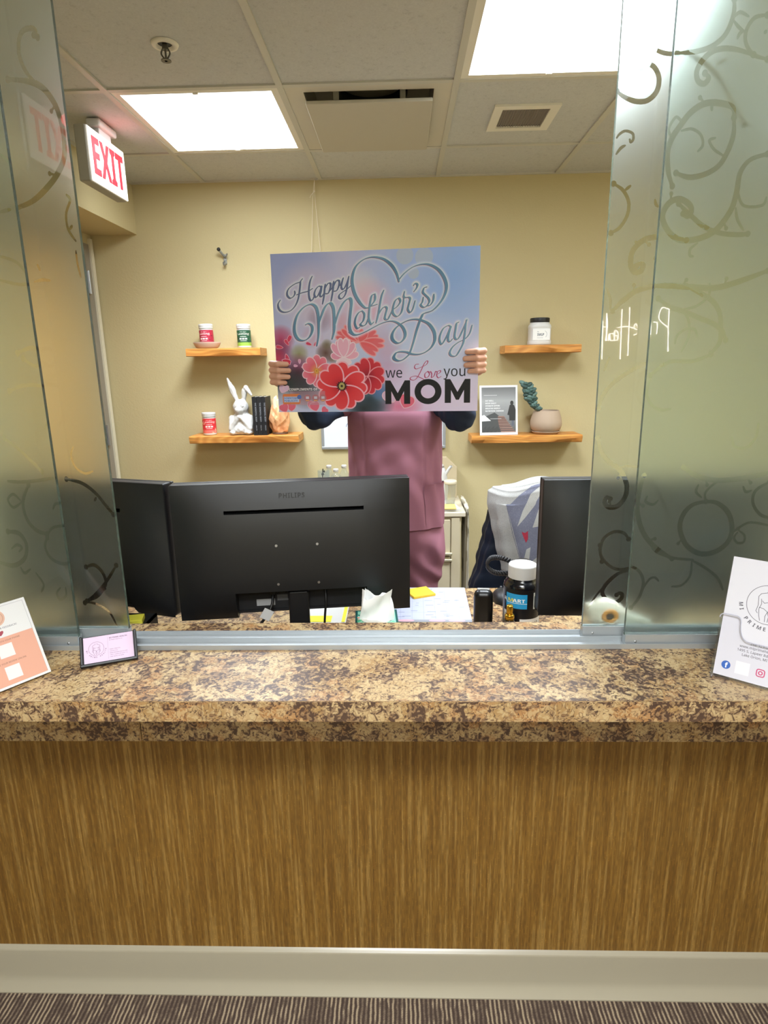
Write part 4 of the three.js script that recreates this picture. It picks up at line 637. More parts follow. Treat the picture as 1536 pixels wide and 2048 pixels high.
  if (marked) {
    part(t, 'power_cable', tube([[-0.062, y0 + 0.056, 0.0], [-0.063, y0 + 0.04, 0.014], [-0.072, y0 + 0.02, 0.024], [-0.10, y0 - 0.02, 0.03], [-0.12, 0.03, 0.02], [-0.16, 0.008, 0.0], [-0.2, 0.006, -0.01]], 0.0036, 40), M.dark);
    part(t, 'cable_tag', rboxAt(0.026, 0.028, 0.0012, 0.0005, 0, 0, 0).rotateZ(-0.55).rotateY(0.15).translate(-0.077, y0 + 0.016, 0.030), M.whitePaper, 'white paper tag on the cable');
    part(t, 'video_cable', tube([[0.072, y0 + 0.072, -0.004], [0.073, y0 + 0.04, 0.01], [0.069, y0, 0.014], [0.064, y0 - 0.06, 0.016], [0.062, 0.02, 0.012], [0.08, 0.008, 0.0], [0.12, 0.006, -0.02]], 0.003, 40), M.dark);
  }
  return t;
}
monitor([-0.27, DESK, -1.456], Math.atan2(0.08, 0.582), 'black monitor marked PHILIPS seen from behind, in the middle', true);
monitor([-0.862, DESK, -1.522], -0.29, 'black monitor seen from behind at the left, partly behind etched glass', false);
monitor([0.636, DESK, -1.436], -0.02, 'black monitor seen from behind at the right, mostly behind etched glass', false);

{ // cube tissue box
  const t = thing('tissue_box', 'green patterned tissue box with a white tissue pulled up', 'tissue box', [-0.063, DESK, -1.372]); t.rotation.y = 0.06;
  const pr = canvasTex(256, 256, (g) => { g.fillStyle = '#1f6a63'; g.fillRect(0, 0, 256, 256); g.fillStyle = '#8fd0b4'; g.fillRect(14, 14, 228, 228); const R = rng(8); for (let i = 0; i < 40; i++) { g.fillStyle = ['#2f8f6a', '#e8a08c', '#f0efe6', '#4fb58a', '#1f6a63'][i % 5]; g.beginPath(); g.ellipse(20 + R() * 216, 20 + R() * 216, 8 + R() * 20, 5 + R() * 9, R() * 6, 0, 2 * PI); g.fill(); } g.strokeStyle = '#174f4c'; g.lineWidth = 10; g.strokeRect(6, 6, 244, 244); g.fillStyle = '#f3ece4'; g.beginPath(); g.ellipse(60, 222, 26, 14, 0, 0, 2 * PI); g.fill(); });
  const m = std(0xffffff, 0.5, { map: pr }); part(t, 'box', new THREE.BoxGeometry(0.104, 0.148, 0.112).translate(0, 0.074, 0), m);
  part(t, 'opening', new THREE.CylinderGeometry(0.034, 0.034, 0.002, 32).scale(1.1, 1, 0.85).translate(0, 0.1482, 0), std(0xd9d6cf, 0.9));
  const pos = [], idx = [], uv = [], NU = 48, NV = 16; for (let j = 0; j <= NV; j++) for (let i = 0; i <= NU; i++) { const a = i / NU * 2 * PI, v = j / NV, r = mix(0.034, 0.029, v) * (1 + 0.16 * Math.sin(3 * a + 1) * v + 0.12 * Math.sin(7 * a + v * 5)); const top = 0.066 + 0.006 * Math.sin(2 * a + 0.6) + 0.005 * Math.sin(5 * a) + (Math.cos(a) < -0.75 ? 0.006 : 0); pos.push(r * Math.cos(a) * 1.15, 0.148 + top * v, r * Math.sin(a) * 0.42 + 0.006 * Math.sin(a * 2 + v * 5)); uv.push(i / NU, v); }
  for (let j = 0; j < NV; j++) for (let i = 0; i < NU; i++) { const a = j * (NU + 1) + i, b = a + NU + 1; idx.push(a, b, a + 1, b, b + 1, a + 1); }
  const g = new THREE.BufferGeometry(); g.setAttribute('position', new THREE.Float32BufferAttribute(pos, 3)); g.setAttribute('uv', new THREE.Float32BufferAttribute(uv, 2)); g.setIndex(idx); g.computeVertexNormals(); part(t, 'tissue', g, std(0xf4f5f4, 0.9, { side: THREE.DoubleSide }));
}
{ // planner sheets, sticky notes
  const page = canvasTex(512, 600, (g) => { g.fillStyle = '#b0b5cc'; g.fillRect(0, 0, 512, 600); g.strokeStyle = '#9298b2'; g.lineWidth = 2; for (let i = 1; i < 7; i++) { g.beginPath(); g.moveTo(i * 73, 70); g.lineTo(i * 73, 560); g.stroke(); } for (let j = 0; j < 6; j++) { g.beginPath(); g.moveTo(0, 70 + j * 95); g.lineTo(512, 70 + j * 95); g.stroke(); } g.fillStyle = '#6d7394'; const R = rng(4); g.font = 'bold 26px sans-serif'; g.fillText('MAY', 230, 44); for (let i = 0; i < 26; i++) g.fillRect(20 + R() * 440, 90 + R() * 440, 20 + R() * 40, 5); g.fillStyle = '#8c8f98'; g.fillRect(0, 566, 512, 34); g.fillStyle = '#e8a0ae'; for (const x of [110, 300, 420]) { g.beginPath(); g.ellipse(x, 580, 50, 16, 0, 0, 2 * PI); g.fill(); } });
  const m = std(0xffffff, 0.7, { map: page }), side = std(0x9a9c9e, 0.6), g = new THREE.BoxGeometry(0.25, 0.006, 0.285);
  const c = single('desk_calendar', g, [side, side, m, side, side, side], 'lilac desk calendar sheet lying on the desk beside the tissue box', 'calendar', [0.085, DESK + 0.0031, -1.815]); c.rotation.y = -0.02;
  const n = single('sticky_note', rbox(0.078, 0.008, 0.075, 0.001), std(0xf6c93a, 0.8), 'yellow-orange sticky note pad lying on the desk calendar', 'sticky notes', [0.06, DESK + 0.0103, -1.90]); n.rotation.y = 0.4;
  const f = thing('note_sheets', 'white sheet with yellow border lying under the middle monitor', 'paper', [-0.245, DESK, -1.755]); part(f, 'sheet', rboxAt(0.15, 0.003, 0.16, 0.001, 0, 0.0016, 0), M.whitePaper); part(f, 'yellow_strip', box(-0.07, 0.0031, 0.03, 0.03, 0.0045, 0.075), std(0xf1e63c, 0.8)); part(f, 'yellow_edge', box(0.062, 0.0031, -0.06, 0.072, 0.0045, 0.075), std(0xf1e63c, 0.8));
  const o = thing('file_box', 'dark letter tray with a yellow note pad behind the left glass', 'letter tray', [-0.72, DESK, -1.36]); part(o, 'tray', merge([box(-0.10, 0, -0.05, 0.10, 0.006, 0.05), box(-0.10, 0.006, -0.05, -0.096, 0.15, 0.05), box(0.096, 0.006, -0.05, 0.10, 0.15, 0.05), box(-0.10, 0.144, -0.05, 0.10, 0.15, 0.05), box(-0.10, 0.075, -0.05, 0.10, 0.079, 0.05)]), M.blackSoft); part(o, 'paper_stack', rboxAt(0.17, 0.04, 0.09, 0.002, 0, 0.027, 0), M.whitePaper);
  const y = single('sticky_note', rbox(0.04, 0.012, 0.04, 0.001), std(0xe8e04a, 0.8), 'lemon yellow sticky note pad behind the bottom of the left glass', 'sticky notes', [-0.652, DESK + 0.1562, -1.355]); y.rotation.y = 0.25;
}
{ // black rounded speaker-like device, mouse
  const t = thing('voice_recorder', 'small black rounded device standing on the desk right of the calendar', 'device', [0.232, DESK, -1.63]); t.rotation.y = -0.08; part(t, 'body', rboxAt(0.055, 0.124, 0.038, 0.0185, 0, 0.062, 0), std(0x0c0c0d, 0.35)); part(t, 'top_highlight', rboxAt(0.036, 0.005, 0.012, 0.002, 0, 0.122, -0.006), std(0x9a9894, 0.4));  // pale strip on top of the device is a highlight put into colour
  const mo = thing('computer_mouse', 'black computer mouse on the desk behind the vitamin jar', 'mouse', [0.325, DESK, -1.86]); part(mo, 'body', new THREE.SphereGeometry(1, 24, 14, 0, 2 * PI, 0, PI / 2).scale(0.033, 0.036, 0.055), M.black); part(mo, 'wheel', cyl(0.007, 0.007, 0.006, 0, 0, 0, 14).rotateZ(PI / 2).translate(0, 0.031, -0.025), M.dark);
}
{ // big supplement jar with a white lid
  const t = thing('supplement_jar', 'large dark supplement jar with a white lid and a blue label', 'jar', [0.338, DESK, -1.62]), dark = phys({ color: 0x0e1016, roughness: 0.18, clearcoat: 0.6 });
  part(t, 'jar', lathe([[0.001, 0], [0.048, 0], [0.051, 0.004], [0.051, 0.140], [0.0495, 0.150], [0.044, 0.159], [0.038, 0.163], [0.038, 0.178], [0.001, 0.178]], 48), dark);
  part(t, 'lid', lathe([[0.001, 0.205], [0.034, 0.205], [0.038, 0.203], [0.0395, 0.199], [0.0395, 0.167], [0.036, 0.166]], 48), M.white, 'white screw lid');
  const lab = canvasTex(1024, 640, (g) => { g.fillStyle = '#0e1016'; g.fillRect(0, 0, 1024, 640); g.fillStyle = '#2a9fd8'; g.fillRect(330, 60, 200, 210); g.fillStyle = '#e8f2f6'; g.fillRect(330, 190, 200, 8); g.fillStyle = '#e8d84a'; g.font = 'bold 70px sans-serif'; g.fillText('M', 348, 180); g.fillStyle = '#fff'; g.fillText('ART', 402, 180, 110); g.fillText('AL', 300, 180, 44); g.fillStyle = '#dfe6e2'; g.fillRect(590, 40, 120, 240); g.fillStyle = '#25423c'; g.beginPath(); g.arc(620, 60, 14, 0, 7); g.fill(); g.fillRect(600, 90, 100, 170); g.fillStyle = '#8ab070'; g.fillRect(620, 120, 40, 110); g.fillStyle = '#d84848'; g.fillRect(666, 110, 20, 60); g.fillStyle = '#eceae4'; g.fillRect(470, 420, 230, 150); g.fillStyle = '#222'; g.font = 'bold 44px sans-serif'; g.fillText('ALGAE', 520, 500); g.fillText('ROADTRIP', 490, 545, 200); g.fillStyle = '#eceae4'; g.fillRect(300, 330, 90, 150); g.fillStyle = '#222'; g.font = 'bold 50px sans-serif'; g.fillText('33', 310, 410); });
  const lg = new THREE.CylinderGeometry(0.0514, 0.0514, 0.128, 64, 1, true).translate(0, 0.078, 0); lg.rotateY(PI); part(t, 'label_wrap', lg, std(0xffffff, 0.35, { map: lab }));
  const b = thing('drink_bottle', 'dark bottle with a black braided rope handle behind the supplement jar', 'bottle', [0.366, DESK, -1.745]); part(b, 'bottle', lathe([[0.001, 0], [0.03, 0], [0.033, 0.004], [0.033, 0.125], [0.026, 0.14], [0.022, 0.145], [0.022, 0.172], [0.001, 0.172]], 36), M.black);
  // braided handle: two strands round a flat loop
  const loop = new THREE.CatmullRomCurve3([[-0.005, 0.16, 0.02], [-0.03, 0.172, 0.03], [-0.075, 0.192, 0.035], [-0.105, 0.190, 0.035], [-0.115, 0.168, 0.035], [-0.095, 0.148, 0.035], [-0.05, 0.142, 0.03], [-0.005, 0.148, 0.02]].map((p) => V(...p)));
  for (const ph of [0, 2.1, 4.2]) { const pts = []; for (let i = 0; i <= 200; i++) { const t2 = i / 200, p = loop.getPoint(t2), a = t2 * 2 * PI * 13 + ph; pts.push([p.x + 0.0, p.y + 0.0052 * Math.cos(a), p.z + 0.0052 * Math.sin(a)]); } part(b, 'rope_strand', tube(pts, 0.0033, 260, 6), std(0x26262a, 0.5)); }
}
{ // gold spray bottle
  const t = thing('spray_bottle', 'tiny spray bottle with a gold pump in front of the supplement jar', 'bottle', [0.294, DESK, -1.555]); part(t, 'bottle', lathe([[0.001, 0], [0.013, 0], [0.0145, 0.003], [0.0145, 0.062], [0.009, 0.07], [0.001, 0.07]], 28), phys({ color: 0x1a140a, roughness: 0.15, clearcoat: 0.5 })); const gold = std(0xc79a32, 0.25, { metalness: 0.85 }); part(t, 'collar', lathe([[0.001, 0.066], [0.0135, 0.066], [0.0135, 0.078], [0.010, 0.081], [0.001, 0.081]], 28), gold, 'gold collar'); part(t, 'pump', lathe([[0.001, 0.081], [0.009, 0.081], [0.009, 0.104], [0.0075, 0.107], [0.001, 0.107]], 28), gold, 'gold pump');
}

// ================================================================ back wall: shelves and what stands on them
function shelf(x0, x1, yt, label) { // live-edge plank: the front edge bows in and out, its lower half is carved in waves
  const n = 40, w = x1 - x0, z0 = BACK, pos = [], uv = [], idx = [], R = x0 * 31;
  const front = (t, v) => -3.252 + 0.006 * Math.sin(t * 9 + R) + (v < 0.5 ? -0.012 * Math.max(0, Math.sin(t * 7.5 + R * 1.7)) : 0);
  const yb = yt - 0.040; const ring = (t) => [[z0, yt], [-3.258 + 0.004 * Math.sin(t * 9 + R), yt], [front(t, 1), yt - 0.004], [front(t, 1), yt - 0.019 + 0.007 * Math.sin(t * 8 + R)], [front(t, 0), yb + 0.003], [front(t, 0) - 0.005, yb], [z0, yb]];
  let run = 0; for (let i = 0; i <= n; i++) { const r = ring(i / n); run = 0; r.forEach(([z, y], k) => { if (k) run += Math.hypot(z - r[k - 1][0], y - r[k - 1][1]); pos.push(x0 + w * i / n, y, z); uv.push(x0 + w * i / n + R, run * 2 + R * 0.3); }); }
  const m = 7; for (let i = 0; i < n; i++) for (let k = 0; k < m; k++) { const a = i * m + k, b = i * m + (k + 1) % m, c = a + m, d = b + m; idx.push(a, b, c, b, d, c); } for (const [o, f] of [[0, 1], [n * m, 0]]) for (let k = 1; k < m - 1; k++) f ? idx.push(o, o + k + 1, o + k) : idx.push(o, o + k, o + k + 1);
  let g = new THREE.BufferGeometry(); g.setAttribute('position', new THREE.Float32BufferAttribute(pos, 3)); g.setAttribute('uv', new THREE.Float32BufferAttribute(uv, 2)); g.setIndex(idx); g = g.toNonIndexed(); g.computeVertexNormals(); g = toCreasedNormals(g, 0.5);
  return single('wall_shelf', g, M.shelf, label, 'shelf', [0, 0, 0], 'floating live-edge shelves');
}
const S = { ul: 1.609, ll: 1.150, ur: 1.598, lr: 1.132 };
shelf(-1.122, -0.731, S.ul, 'short wooden wall shelf at the upper left, with two tubs on it');
shelf(-1.146, -0.551, S.ll, 'long wooden wall shelf at the lower left, with a white rabbit on it');
shelf(0.543, 0.934, S.ur, 'short wooden wall shelf at the upper right, with one white jar on it');
shelf(0.380, 0.967, S.lr, 'long wooden wall shelf at the lower right, with a plant pot on it');

function tub(pos, turn, tilt, label, base, deco, band, text) {
  const t = thing('powder_tub', label, 'tub', pos, turn, 'drink powder tubs'); t.rotation.z = tilt;
  const lab = canvasTex(512, 256, (g) => { g.fillStyle = base; g.fillRect(0, 0, 512, 256); g.fillStyle = band; g.fillRect(0, 200, 512, 56); const R = rng(base.length + band.charCodeAt(2) * 7); for (let i = 0; i < 26; i++) { g.fillStyle = deco[i % deco.length]; g.beginPath(); const x = R() * 512, y = R() * 256; if (x > 195 && x < 320 && y < 215) continue; g.ellipse(x, y, 9 + R() * 12, 6 + R() * 8, R() * 6, 0, 2 * PI); g.fill(); } g.fillStyle = '#f6efe8'; g.textAlign = 'center'; g.font = '16px serif'; g.fillText('THE ABLE', 256, 36); g.font = '44px serif'; g.fillText(text, 256, 76); g.font = 'bold 18px sans-serif'; g.fillText('wellness', 256, 112, 80); for (const x of [222, 256, 290]) g.fillRect(x - 13, 130, 26, 24); g.fillRect(218, 172, 76, 6); });
  part(t, 'tub', lathe([[0.001, 0], [0.033, 0], [0.0355, 0.003], [0.036, 0.006], [0.036, 0.092], [0.033, 0.097], [0.033, 0.104], [0.001, 0.104]], 40), M.white);
  part(t, 'label_wrap', new THREE.CylinderGeometry(0.0364, 0.0364, 0.080, 48, 1, true).translate(0, 0.051, 0).rotateY(PI), std(0xffffff, 0.45, { map: lab }));
  part(t, 'lid', lathe([[0.001, 0.122], [0.035, 0.122], [0.0375, 0.120], [0.0375, 0.111], [0.036, 0.110], [0.0365, 0.109], [0.0365, 0.099], [0.034, 0.098]], 40), M.white, 'white ribbed lid');
  return t;
}
{ // dish under the red tub
  const t = thing('leaf_dish', 'shallow pinkish ceramic dish under the red tub on the upper left shelf', 'dish', [-1.030, S.ul, -3.33]);
  part(t, 'dish', lathe([[0.001, 0.004], [0.04, 0.004], [0.052, 0.012], [0.062, 0.034], [0.066, 0.040], [0.068, 0.038], [0.066, 0.030], [0.057, 0.010], [0.044, 0.0], [0.001, 0.0]], 48).scale(1.08, 0.85, 0.72), std(0xb9a08f, 0.5));
}
tub([-1.028, S.ul + 0.0042, -3.33], -0.15, 0.03, 'crimson powder tub with a white lid standing in the dish', '#b0243f', ['#7e1830', '#c93850', '#e8c0b0'], '#c24a52', 'Lasting');
tub([-0.828, S.ul + 0.0005, -3.33], 0.1, 0.01, 'dark green powder tub with a white lid on the upper left shelf', '#1f5138', ['#2f7a4a', '#e6ead8', '#174030'], '#8fb84a', 'Lasting');
tub([-1.054, S.ll + 0.0005, -3.33], 0.25, 0.0, 'bright coral red powder tub on the lower left shelf', '#d8333c', ['#f0b090', '#e85a50', '#f3cfae'], '#e8756a', 'Lasting');
{ // plaster rabbit, hands folded, one ear bent
  const x0 = -0.872, t = thing('rabbit_figurine', 'white plaster praying rabbit with one bent ear on the lower left shelf', 'figurine', [x0, S.ll, -3.335]);
  const F = (x, y, z) => {
    let d = ellipsoid(x, y, z, [0.002, 0.062, 0], [0.058, 0.066, 0.05]); d = smin(d, ellipsoid(x, y, z, [0.0, 0.028, 0.01], [0.066, 0.03, 0.052]), 0.02);
    d = smin(d, ellipsoid(x, y, z, [0.0, 0.148, 0.008], [0.042, 0.043, 0.04]), 0.012); d = smin(d, ellipsoid(x, y, z, [-0.004, 0.134, 0.040], [0.022, 0.017, 0.016]), 0.008);
    for (const s of [-1, 1]) { d = smin(d, capsule(x, y, z, [s * 0.052, 0.09, 0.012], [s * 0.05, 0.035, 0.04], 0.016, 0.015), 0.008); d = smin(d, capsule(x, y, z, [s * 0.05, 0.035, 0.04], [s * 0.006, 0.098, 0.052], 0.014, 0.011), 0.006); d = smin(d, ellipsoid(x, y, z, [s * 0.042, 0.014, 0.036], [0.022, 0.014, 0.03]), 0.006); }
    const ear = (a, b, c, r) => Math.min(capsule(x, y, z, a, b, r * 0.62, r), capsule(x, y, z, b, c, r, r * 0.3));
    d = smin(d, ear([-0.02, 0.18, 0.0], [-0.044, 0.245, -0.004], [-0.066, 0.302, -0.004], 0.017), 0.006); d = smin(d, ear([0.016, 0.18, 0.0], [0.024, 0.235, 0.0], [0.034, 0.255, 0.004], 0.016), 0.006); d = smin(d, capsule(x, y, z, [0.034, 0.252, 0.006], [0.064, 0.215, 0.018], 0.014, 0.006), 0.006);
    d = Math.max(d, -capsule(x, y, z, [-0.040, 0.21, 0.018], [-0.06, 0.285, 0.016], 0.008, 0.005));
    for (const s of [-1, 1]) d = Math.max(d, -(Math.abs(capsule(x, y, z, [s * 0.022 - 0.006, 0.156, 0.045], [s * 0.012 - 0.004, 0.154, 0.050], 0.004, 0.004)) - 0.0008));
    return d + 0.0013 * Math.sin(x * 210) * Math.sin(y * 190) * Math.sin(z * 230);
  };
  const body = part(t, 'body', field(F, [0, 0.15, 0.004], 0.165, 112), std(0xcbc9c4, 0.75));
  for (const s of [-1, 1]) part(t, 'eyelid', tube([[s * 0.02 - 0.013, 0.156, 0.041], [s * 0.02 - 0.005, 0.152, 0.0465], [s * 0.02 + 0.005, 0.156, 0.042]], 0.0012, 12, 6), std(0x8a8781, 0.8));
}
{ // three black books
  const spine = canvasTex(128, 1024, (g) => { g.fillStyle = '#17181c'; g.fillRect(0, 0, 128, 1024); g.fillStyle = '#a8acb4'; g.save(); g.translate(78, 90); g.rotate(PI / 2); g.font = '56px sans-serif'; g.fillText('THE MINDFUL BODY', 60, 0, 520); g.font = '40px sans-serif'; g.fillText('HEALTH', 660, 0, 200); g.restore(); });
  [-0.783, -0.7585, -0.734].forEach((x, i) => { const t = thing('book', ['leftmost of the three black books beside the rabbit', 'middle one of the three black books on the lower left shelf', 'rightmost of the three black books, touching the salt lamp'][i], 'book', [x, S.ll, -3.335], 0, 'three black books');
    part(t, 'cover', merge([box(-0.0118, 0, -0.066, -0.010, 0.205, 0.066), box(0.010, 0, -0.066, 0.0118, 0.205, 0.066)]), M.blackSoft); const sp = new THREE.BoxGeometry(0.0236, 0.205, 0.003).translate(0, 0.1025, 0.0675); part(t, 'spine', sp, std(0xffffff, 0.5, { map: spine })); part(t, 'pages', box(-0.0098, 0.003, -0.064, 0.0098, 0.2025, 0.0655), std(0xe9e5da, 0.9)); });
}
{ // salt lamp
  const t = thing('salt_lamp', 'orange salt rock lamp beside the black books, partly behind the board', 'lamp', [-0.664, S.ll, -3.335]);
  const rock = (sx, sy, sz, y, seed, tint) => { let g = mergeVertices(new THREE.IcosahedronGeometry(1, 4).deleteAttribute('normal').deleteAttribute('uv')); const p = g.attributes.position, col = []; for (let i = 0; i < p.count; i++) { const v = V(p.getX(i), p.getY(i), p.getZ(i)), n = noise3(v.x * 2.2 + seed, v.y * 2.2 + 7, v.z * 2.2 + 3) + 0.5 * noise3(v.x * 5 + seed, v.y * 5, v.z * 5 + 9), k = 0.72 + 0.34 * n; p.setXYZ(i, v.x * sx * k, Math.max(-0.78, v.y * k) * sy + y, v.z * sz * k); const c = noise3(v.x * 4 + 20, v.y * 4, v.z * 4); col.push(mix(0.60, 0.92, c), mix(0.22, 0.55, c), mix(0.08, 0.28, c)); } g.setAttribute('color', new THREE.Float32BufferAttribute(col, 3)); g = g.toNonIndexed(); g.computeVertexNormals(); return g; };
  const m = new THREE.MeshStandardMaterial({ vertexColors: true, roughness: 0.5, flatShading: true }); part(t, 'rock', rock(0.056, 0.098, 0.05, 0.084, 3), m); part(t, 'crystal', rock(0.026, 0.075, 0.026, 0.135, 9).translate(-0.012, 0, 0.004), std(0xefc9a0, 0.4, { flatShading: true }), 'pale salt crystal'); part(t, 'base', lathe([[0.001, 0], [0.040, 0], [0.042, 0.003], [0.040, 0.010], [0.001, 0.010]], 32), std(0x5a3a22, 0.6));
}
{ // white jar with black lid
  const t = thing('protein_jar', 'white jar with a black lid marked MGP on the upper right shelf', 'jar', [0.733, S.ur, -3.33]);
  part(t, 'jar', loft([[0, 0, 0, 0.054, 0.046, 3.5], [0.006, 0, 0, 0.058, 0.05, 3.5], [0.02, 0, 0, 0.058, 0.05, 3.6], [0.024, 0, 0, 0.056, 0.048, 3.6], [0.085, 0, 0, 0.056, 0.048, 3.6], [0.09, 0, 0, 0.0575, 0.0495, 3.4], [0.10, 0, 0, 0.056, 0.048, 3], [0.108, 0, 0, 0.05, 0.045, 2.4], [0.114, 0, 0, 0.049, 0.046, 2]], 56, undefined, 2), M.white);
  const lab = canvasTex(512, 320, (g) => { g.fillStyle = '#eeeeec'; g.fillRect(0, 0, 512, 320); g.strokeStyle = '#9ab'; g.lineWidth = 3; g.beginPath(); g.moveTo(0, 14); g.lineTo(512, 14); g.stroke(); g.strokeStyle = '#4a5a70'; g.lineWidth = 6; g.beginPath(); g.arc(320, 160, 100, -1.2, 0.9); g.stroke(); g.fillStyle = '#1f3350'; g.font = 'bold 96px sans-serif'; g.fillText('IMGP', 130, 200, 210); g.font = '36px sans-serif'; g.fillText('My', 130, 100); g.font = '26px sans-serif'; g.fillText('muscle growth powder', 130, 260, 180); });
  part(t, 'label_plate', new THREE.BoxGeometry(0.088, 0.058, 0.0016).translate(0, 0.053, 0.0486), std(0xffffff, 0.5, { map: lab }));
  part(t, 'lid', lathe([[0.001, 0.137], [0.047, 0.137], [0.05, 0.135], [0.05, 0.116], [0.048, 0.1145], [0.001, 0.1145]], 56), M.black, 'black lid');
}
{ // photo plaque leaning on the shelf
  const pic = canvasTex(512, 660, (g) => {
    g.fillStyle = '#f0efee'; g.fillRect(0, 0, 512, 660); g.save(); g.beginPath(); g.rect(26, 26, 460, 600); g.clip(); const q = g.createLinearGradient(0, 26, 0, 626); q.addColorStop(0, '#6e7072'); q.addColorStop(0.3, '#a2a4a6'); q.addColorStop(0.55, '#8c8e90'); q.addColorStop(1, '#55585a'); g.fillStyle = q; g.fillRect(26, 26, 460, 600);
    g.fillStyle = '#494c4e'; g.beginPath(); g.moveTo(26, 430); g.lineTo(200, 360); g.lineTo(330, 460); g.lineTo(280, 626); g.lineTo(26, 626); g.fill(); g.fillStyle = '#3a3d40'; for (let i = 0; i < 60; i++) g.fillRect(30 + i * 4, 540 + (i * 37) % 40, 2, 60);
    for (let i = 0; i < 11; i++) { const y = 610 - i * 27 * (1 - i * 0.025), x0 = 285 - i * 10 + i * i * 0.6, w = 195 - i * 11; g.fillStyle = i % 2 ? '#8a6a62' : '#9a7c72'; g.fillRect(x0, y, w, 12); g.fillStyle = '#5c4844'; g.fillRect(x0, y + 12, w, 8); }
    g.fillStyle = '#2c2d30'; g.beginPath(); g.ellipse(434, 236, 22, 30, 0, 0, 7); g.fill(); g.beginPath(); g.moveTo(404, 266); g.quadraticCurveTo(434, 244, 466, 270); g.lineTo(486, 330); g.lineTo(478, 470); g.lineTo(398, 470); g.lineTo(396, 400); g.lineTo(372, 392); g.fill(); g.fillStyle = '#5a6070'; g.fillRect(430, 470, 30, 70);
    g.fillStyle = '#e8e9ea'; g.font = 'bold 25px sans-serif'; ['EAT WELL', 'MOVE DAILY', 'HYDRATE OFTEN', 'BREATHE DEEPLY', 'NUTRITION CHANGES'].forEach((s, i) => g.fillText(s, 74, 212 + i * 34, 250)); g.fillRect(54, 128, 180, 4); g.fillRect(140, 440, 150, 4); g.fillStyle = '#eef0f0'; g.beginPath(); g.moveTo(26, 400); g.lineTo(60, 390); g.lineTo(150, 470); g.lineTo(26, 476); g.fill(); g.restore();
  });
  const [g, m] = printed(0.205, 0.264, 0.006, std(0xffffff, 0.35, { map: pic }), M.whitePaper); g.translate(0, 0.132, 0); const o = single('photo_plaque', g, m, 'grey photo plaque of a hooded figure climbing stairs on the lower right shelf', 'picture', [0.529, S.lr + 0.001, -3.285]); o.rotation.set(-0.16, 0.07, 0, 'YXZ');
}
{ // pot with trailing succulent
  const clay = std(0xb29c86, 0.7), t = thing('plant_pot', 'round taupe clay pot on a saucer with a trailing succulent, lower right shelf', 'potted plant', [0.790, S.lr, -3.335]);
  part(t, 'saucer', lathe([[0.001, 0], [0.062, 0], [0.074, 0.012], [0.076, 0.015], [0.073, 0.016], [0.06, 0.007], [0.001, 0.006]], 48), clay);
  part(t, 'pot', lathe([[0.001, 0.008], [0.055, 0.008], [0.075, 0.022], [0.084, 0.045], [0.084, 0.068], [0.076, 0.098], [0.068, 0.122], [0.066, 0.126], [0.062, 0.125], [0.066, 0.108], [0.001, 0.104]], 56), clay);
  part(t, 'soil', cyl(0.064, 0.064, 0.008, 0, 0.108, 0, 40), std(0x4a3a2a, 1));
  const path = new THREE.CatmullRomCurve3([[-0.035, 0.108, 0.02], [-0.055, 0.132, 0.03], [-0.078, 0.15, 0.035], [-0.095, 0.185, 0.03], [-0.105, 0.225, 0.025], [-0.118, 0.262, 0.02]].map((p) => V(...p))); part(t, 'stem', new THREE.TubeGeometry(path, 30, 0.004, 8), std(0x5a7a5c, 0.7));
  const R = rng(12), lg = new THREE.SphereGeometry(1, 10, 8).scale(0.0085, 0.0125, 0.0065).translate(0, 0.010, 0), mats = [std(0x4a6660, 0.6), std(0x3a524d, 0.6), std(0x637f78, 0.6)];
  for (let i = 0; i < 84; i++) { const f = 0.16 + 0.84 * i / 83, p = path.getPoint(f), a = i * 2.4, l = part(t, 'leaf', lg, mats[i % 3]), thick = f > 0.55 ? 1.75 : 1.25; l.position.copy(p); l.rotation.set(Math.cos(a) * (1.0 + R() * 0.3), a, Math.sin(a) * (1.0 + R() * 0.3), 'YXZ'); l.rotation.x = 1.0 + R() * 0.3; l.rotation.z = 0; l.scale.setScalar(thick * (0.85 + R() * 0.3)); }
}
{ // small wall hook
  const t = thing('wall_hook', 'small grey metal coat hook with a black knob on the back wall', 'hook', [-0.925, 2.075, BACK]), m = std(0x9a9c98, 0.4, { metalness: 0.5 });
  part(t, 'plate', rboxAt(0.018, 0.05, 0.006, 0.003, 0.002, -0.006, 0.003), m); part(t, 'arm', merge([tube([[0.002, 0.005, 0.004], [-0.004, 0.014, 0.022], [-0.016, 0.032, 0.036]], 0.006, 16, 10), tube([[0.002, 0, 0.004], [0.012, 0.006, 0.018], [0.020, 0.018, 0.024]], 0.004, 14, 8), tube([[0.002, -0.015, 0.004], [0.002, -0.032, 0.018], [0.002, -0.036, 0.03], [0.002, -0.026, 0.036]], 0.0065, 18, 10)]), m); part(t, 'knob', ball(0.0095, -0.019, 0.037, 0.04), M.black, 'black ball knob');
}
